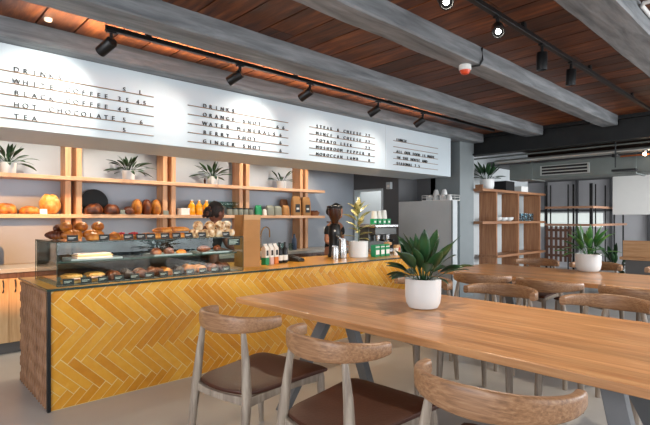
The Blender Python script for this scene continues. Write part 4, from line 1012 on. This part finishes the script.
bm = nb(); sweep(bm, [(7.66, 2.06, 2.74), (7.66, 2.06, 2.05)], .009, 8); sweep(bm, [(7.66, 2.06, 2.24), (7.66, 2.06, 2.20)], .045, 12); box(bm, 7.62, 7.76, 1.80, 2.10, 1.99, 2.02)
tag(obj('hanger_rod', bm, 'steel_dark'), 'dark threaded hanger rod beside the copper pipe', 'rod')
t = thing('sprinkler_lamp', 'small glowing lamp on the copper pipe at the right edge', 'lamp', (7.665, 1.70, 2.205))
bm = nb(); blob(bm, (-.02, 0, 0), (.022, .022, .022), 12, 8); obj('bulb', bm, emit('small_bulb', '#ffd9b0', 25), t); bm = nb(); lathe(bm, [(.018, .02), (.018, .05)], 12); obj('cap', bm, 'steel', t)

# ------------------------------------------------------------------ wood shelving unit
t = thing('shelving_unit', 'wooden open shelving unit beside the column with plant on top', 'shelving', (7.52, 4.0, 0))
for z in (1.79, 1.225, 0.62, 0.10): bx('shelf', 'unitx', t, -0.09 if z > 1 else 0.44, 2.55, -0.02, 0.34, z, z+.045)
for xx in (0.44, 1.31, 2.29):
    for z0, z1 in ((0, .099), (.146, .619), (.666, 1.224), (1.271, 1.789)): bx('upright', 'unit', t, xx, xx+.035, 0.0, 0.335, z0, z1)
bx('end_lip', 'unitx', t, -0.09, -0.07, -0.02, 0.12, 1.836, 1.90)
plant('potted_lily', 'leafy plant with a pale bud in white pot on the wooden shelving', (7.88, 4.14, 1.8355), 0.125, 0.18, [(12, (.3, .8), (.22, .34), (.05, .07), (.4, .9)), (16, (.9, 1.4), (.26, .42), (.05, .07), (.1, .6))], 'leaf', 0, seed=61)
def bowl(label, x, z):
    bm = nb(); lathe(bm, [(.05, 0), (.09, .03), (.10, .07), (.094, .07), (.084, .032), (0, .008)], 20, cap1=False); tag(obj('bowl', bm, 'pot'), label, 'bowl', 'white bowls on the shelving', (x, 4.13, z))
bowl('white bowl on the middle shelf of the wooden unit, left one', 8.22, 1.2705); bowl('white bowl on the middle shelf of the wooden unit, middle one', 8.45, 1.2705); bowl('white bowl on the middle shelf of the wooden unit, right one', 8.68, 1.2705)
for i in range(8):
    bm = nb(); lathe(bm, [(.035, 0), (.036, .003), (.042, .15), (.040, .15), (.034, .006), (0, .006)], 16, cap1=False)
    tag(obj('tumbler', bm, thin_glass('shelf_glass', '#d5e0e4', 2.5) if i == 0 else bpy.data.materials['shelf_glass']), 'clear tumbler on the wooden unit, %s from left in the %s row' % (['first', 'second', 'third', 'fourth'][i//2], ('front', 'rear')[i % 2]), 'glass', 'tumblers on the wooden unit', (9.05+0.19*(i//2), 4.09+.12*(i % 2), 1.2705))
bx_ = bx('storage_box', 'white', None, 9.1, 9.4, 4.06, 4.26, 1.8355, 1.95); tag(bx_, 'pale box on top of the wooden shelving right of the plant', 'box')
bx_ = bx('storage_box', 'black', None, 8.45, 8.8, 4.06, 4.30, 1.8355, 2.02); tag(bx_, 'dark box on top of the wooden shelving beside the plant', 'box')
# steel frame divider with walnut rails and lattice
t = thing('frame_divider', 'black steel framed divider with walnut rails and slatted lower screen', 'divider', (10.0, 3.10, 0))
for (x, y, w_) in ((0, 0, .05), (0, .84, .03), (0, .76, .02), (0, .42, .02), (0, .32, .03), (.25, 0, .02), (.85, 0, .02), (1.45, 0, .025), (2.1, 0, .025)):
    bx('steel_post', 'black', t, x-w_/2, x+w_/2, y-w_/2, y+w_/2, 0, 2.0, bevel=0)
for z in (1.52, 1.17):
    bx('rail', 'walnuty', t, -.05, .05, -.05, .86, z, z+.045, bevel=.002); bx('rail', 'walnuty', t, .0505, 2.2, -.05, .05, z, z+.045, bevel=.002)
bm = nb()
for i in range(6): box(bm, -.02, .02, .36+i*.09, .40+i*.09, 0.45, 1.165)
for z in (.55, .72, .89, 1.06): box(bm, -.03, -.021, .34, .86, z, z+.05)
obj('slatted_screen', bm, 'walnut', t, smooth=False)
# far planting and bench
random.seed(99)
for i, (x, y, lb) in enumerate(((9.4, 2.55, 'dark leafy planter behind the second table, left one'), (9.3, 1.95, 'dark leafy planter behind the second table beside the bench'), (12.6, 2.1, 'leafy plant at the far right edge in front of the white wall'))):
    plant('floor_plant', lb, (x, y, 0), .2, .45 if i < 2 else .9, [(14, (.2, .9), (.35, .55), (.08, .11), (.4, 1.0)), (12, (.9, 1.4), (.4, .7), (.08, .11), (.2, .8))], 'leaf', 0, 'taper', 'floor plants in the far room', 70+i)
t = thing('bench_seat', 'wooden banquette bench with plain plank back at the right edge', 'bench', (8.3, 0, 0))
bx('back_panel', 'bench', t, 0.0, .05, -0.6, 2.13, .735, .985); bx('back_ledge', 'bench', t, -.03, .09, -0.6, 2.17, .69, .733); bx('bench_base', 'kick', t, -0.0, .05, -0.6, 2.10, 0, .689); bx('seat_cushion', 'tleg', t, .051, .55, -.6, 2.10, .38, .46, bevel=.015); bx('seat_box', 'kick', t, .051, .52, -.6, 2.10, 0, .379)

# ------------------------------------------------------------------ people behind the counter
def skin(verts, edges, radii, name):
    me = bpy.data.meshes.new(name); me.from_pydata(verts, edges, []); o = bpy.data.objects.new(name, me); COL.objects.link(o)
    o.modifiers.new('s', 'SKIN'); sb = o.modifiers.new('ss', 'SUBSURF'); sb.levels = 2; sb.render_levels = 2
    for i, r in enumerate(radii):
        v = me.skin_vertices[0].data[i]; v.radius = (r, r) if isinstance(r, (int, float)) else r; v.use_root = (i == 0)
    bpy.context.view_layer.update()
    dg = bpy.context.evaluated_depsgraph_get(); m2 = bpy.data.meshes.new_from_object(o.evaluated_get(dg)); bpy.data.objects.remove(o); return m2
def head_bm(bm, c, yaw, pitch, r=0.105):
    mt = Matrix.Translation(c) @ Matrix.Rotation(yaw, 4, 'Z') @ Matrix.Rotation(pitch, 4, 'Y')
    tmp = nb()
    def f(d):
        k = 1.0
        if d.z < 0: k *= 1-0.16*abs(d.y)*min(1, -d.z*2)
        if d.x > 0.3:
            k *= 1-0.07*max(0, d.x-0.3)
            k += 0.20*math.exp(-((d.y/0.13)**2+((d.z+0.12)/0.16)**2))          # nose
            k += 0.05*math.exp(-((d.y/0.25)**2+((d.z+0.42)/0.07)**2))           # upper lip
            k += 0.05*math.exp(-((d.y/0.25)**2+((d.z+0.54)/0.07)**2))           # lower lip
            k += 0.07*math.exp(-((d.y/0.3)**2+((d.z+0.82)/0.14)**2))            # chin
            for s in (-1, 1): k -= 0.07*math.exp(-(((d.y-s*0.36)/0.14)**2+((d.z-0.06)/0.11)**2))   # eye sockets
        return k
    blob(tmp, (0, 0, 0), (r*0.98, r*0.78, r*1.22), 40, 30, f)
    for s in (-1, 1): blob(tmp, (-.005, s*r*.80, -.008), (.022, .009, .032), 10, 8)
    tmp.transform(mt); me = bpy.data.meshes.new('h'); tmp.to_mesh(me); tmp.free(); bm.from_mesh(me); bpy.data.meshes.remove(me)
    return mt
def fingers(V, E, Rr, wrist, d, up):
    """palm plus five finger chains growing from the wrist vertex index"""
    w0 = Vector(V[wrist]); d = Vector(d).normalized(); up = Vector(up); sd = d.cross(up).normalized()
    V.append(tuple(w0+d*.055)); E.append((wrist, len(V)-1)); Rr.append((.030, .016)); pm = len(V)-1
    for k, L in ((-1.5, .055), (-.5, .070), (.5, .075), (1.5, .066)):
        b = Vector(V[pm])+sd*k*.017+d*.03; V.append(tuple(b)); E.append((pm, len(V)-1)); Rr.append(.0095)
        V.append(tuple(b+d*L*.55-up*.008)); E.append((len(V)-2, len(V)-1)); Rr.append(.0085)
        V.append(tuple(b+d*L*.85-up*.03)); E.append((len(V)-2, len(V)-1)); Rr.append(.0075)
    b = w0+d*.025-sd*.030; V.append(tuple(b)); E.append((wrist, len(V)-1)); Rr.append(.011)
    V.append(tuple(b+d*.04-sd*.015-up*.01)); E.append((len(V)-2, len(V)-1)); Rr.append(.009)
def person(label, loc, rz, skinmat, arms, head_c, yaw, pitch, lean=0.06, apron=False, hairstyle='curly', hs=0.92):
    """local +x is the facing direction of the body; height about 1.52 m"""
    t = thing('person', label, 'person', loc, rz)
    V = [(0, 0, .80), (lean*.4, 0, .95), (lean*.9, 0, 1.12), (lean*1.2, 0, 1.21), (head_c[0]*.75, head_c[1]*.75, 1.27), (head_c[0]-.01, head_c[1], head_c[2]-.06)]
    E = [(i, i+1) for i in range(5)]; Rr = [(.13, .10), (.12, .095), (.14, .10), (.10, .08), (.046, .046), (.05, .05)]
    hands = []
    for s, (el, wr, fd) in zip((1, -1), arms):
        i0 = len(V); V += [(lean*1.1, s*.165, 1.20), el, wr]; E += [(3, i0), (i0, i0+1), (i0+1, i0+2)]; Rr += [.052, .037, .025]
        fingers(V, E, Rr, i0+2, fd, (0, 0, 1))
    for s in (1, -1):
        i0 = len(V); V += [(0, s*.085, .72), (.015, s*.095, .42), (-.015, s*.10, .075), (.10, s*.115, .03)]; E += [(0, i0), (i0, i0+1), (i0+1, i0+2), (i0+2, i0+3)]; Rr += [.078, .05, .036, .03]
    me = skin(V, E, Rr, 'b'); bm = nb(); bm.from_mesh(me)
    mt = head_bm(bm, Vector(head_c), yaw, pitch)
    mz = min(v.co.z for v in bm.verts)
    for v in bm.verts:
        if v.co.z < 0.02: v.co.z = max(v.co.z, 0.0)
    body = obj('body', bm, skinmat, t, angle=180)
    # clothing
    def garment(name, idx, mat, grow):
        mp = {a: i for i, a in enumerate(idx)}
        v2 = [V[a] for a in idx]; e2 = [(mp[a], mp[b]) for a, b in E if a in mp and b in mp]
        r2 = [tuple(q+grow for q in (Rr[a] if isinstance(Rr[a], tuple) else (Rr[a], Rr[a]))) for a in idx]
        m = skin(v2, e2, r2, 'g'); b_ = nb(); b_.from_mesh(m); return obj(name, b_, mat, t, angle=180)
    sl = []
    for j, s in enumerate((1, -1)):
        i0 = [i for i, v in enumerate(V) if abs(v[1]-s*.165) < 1e-6 and abs(v[2]-1.20) < 1e-6][0]
        sl.append(i0)
    # short sleeves: cut the upper arm at 60 %
    keep = [0, 1, 2, 3]; V_b, E_b, R_b = list(V), list(E), list(Rr)
    for i0 in sl:
        a, b = Vector(V[i0]), Vector(V[i0+1]); V.append(tuple(a.lerp(b, .62))); Rr.append(.044); E.append((i0, len(V)-1)); keep += [i0, len(V)-1]
    garment('shirt', keep, 'cloth', .013)
    lg = [i for i in range(len(V_b)) if V_b[i][2] < .75 and i not in (0,) and abs(V_b[i][1]) < .125 and (abs(V_b[i][2]-.72) < 1e-6 or abs(V_b[i][2]-.42) < 1e-6 or abs(V_b[i][2]-.075) < 1e-6)]
    garment('trousers', [0]+lg, 'trouser', .012)
    for s in (1, -1):
        b_ = nb(); blob(b_, (.045, s*.108, .035), (.125, .05, .042), 14, 8)
        for v in b_.verts: v.co.z = max(v.co.z, 0.0)
        obj('shoe', b_, 'black', t)
    if apron:
        b_ = nb(); rows = []
        for z, wv, xo in ((.45, .19, .165), (.80, .18, .160), (.98, .15, .150), (1.12, .11, .175)):
            rows.append(ring(b_, [(xo+.0*abs(q)-.06*q*q, q*wv, z) for q in (-1, -.5, 0, .5, 1)]))
        for a, b in zip(rows, rows[1:]): bridge(b_, a, b, closed=False)
        o = obj('apron', b_, 'apron', t); sm = o.modifiers.new('t', 'SOLIDIFY'); sm.thickness = .004
        b_ = nb()
        for s in (-1, 1): sweep(b_, [(.12, s*.10, 1.11), (.10, s*.085, 1.20), (.03, s*.07, 1.265), (-.04, s*.045, 1.27)], .011, 8)
        obj('apron_strap', b_, 'apron', t)
    # hair and eyes
    b_ = nb()
    def hf(d): return nz3(d, 5, .10, 3)
    tmp = nb(); blob(tmp, (-.022, 0, .028), (.102, .092, .112), 26, 18, hf)
    blob(tmp, (-.118, 0, -.012), (.05, .058, .065), 18, 12, lambda d: nz3(d, 4, .22, 8))
    tmp.transform(mt); h = obj('hair', tmp, 'hair', t, angle=180)
    if hairstyle == 'curly':
        tmp = nb(); rnd = random.Random(4)
        for k in range(16): blob(tmp, (-.13+rnd.uniform(-.03, .02), rnd.uniform(-.05, .05), rnd.uniform(-.07, .045)), (.020,)*3, 8, 6)
        tmp.transform(mt); obj('hair_curls', tmp, 'hairtip', h, angle=180)
    if hairstyle == 'cap':
        pass
    for s in (-1, 1):
        tmp = nb(); blob(tmp, (.082, s*.034, .006), (.011, .013, .009), 10, 8); tmp.transform(mt); e_ = obj('eye', tmp, 'eye', t)
        tmp = nb(); blob(tmp, (.0915, s*.034, .006), (.0025, .006, .006), 8, 6); tmp.transform(mt); obj('pupil', tmp, 'black', e_)
    return t
person('person with dark curly tied hair and black top bending behind the pastry case, facing right', (2.80, 4.96, 0), radians(5), 'skin',
       [((.10, .24, 1.0), (.30, .20, .94), (1, -.2, -.1)), ((.12, -.22, 1.0), (.32, -.16, .94), (1, .2, -.1))], (.115, 0, 1.385), 0, radians(10), lean=.07)
person('person in black short sleeved top and tan apron working behind the coffee grinder', (4.86, 5.02, 0), radians(-75), 'skin2',
       [((.06, .235, .985), (.26, .17, .93), (1, -.3, -.1)), ((.06, -.235, .985), (.27, -.16, .93), (1, .3, -.1))], (.09, 0, 1.40), 0, radians(22), lean=.06, apron=True, hairstyle='plain')
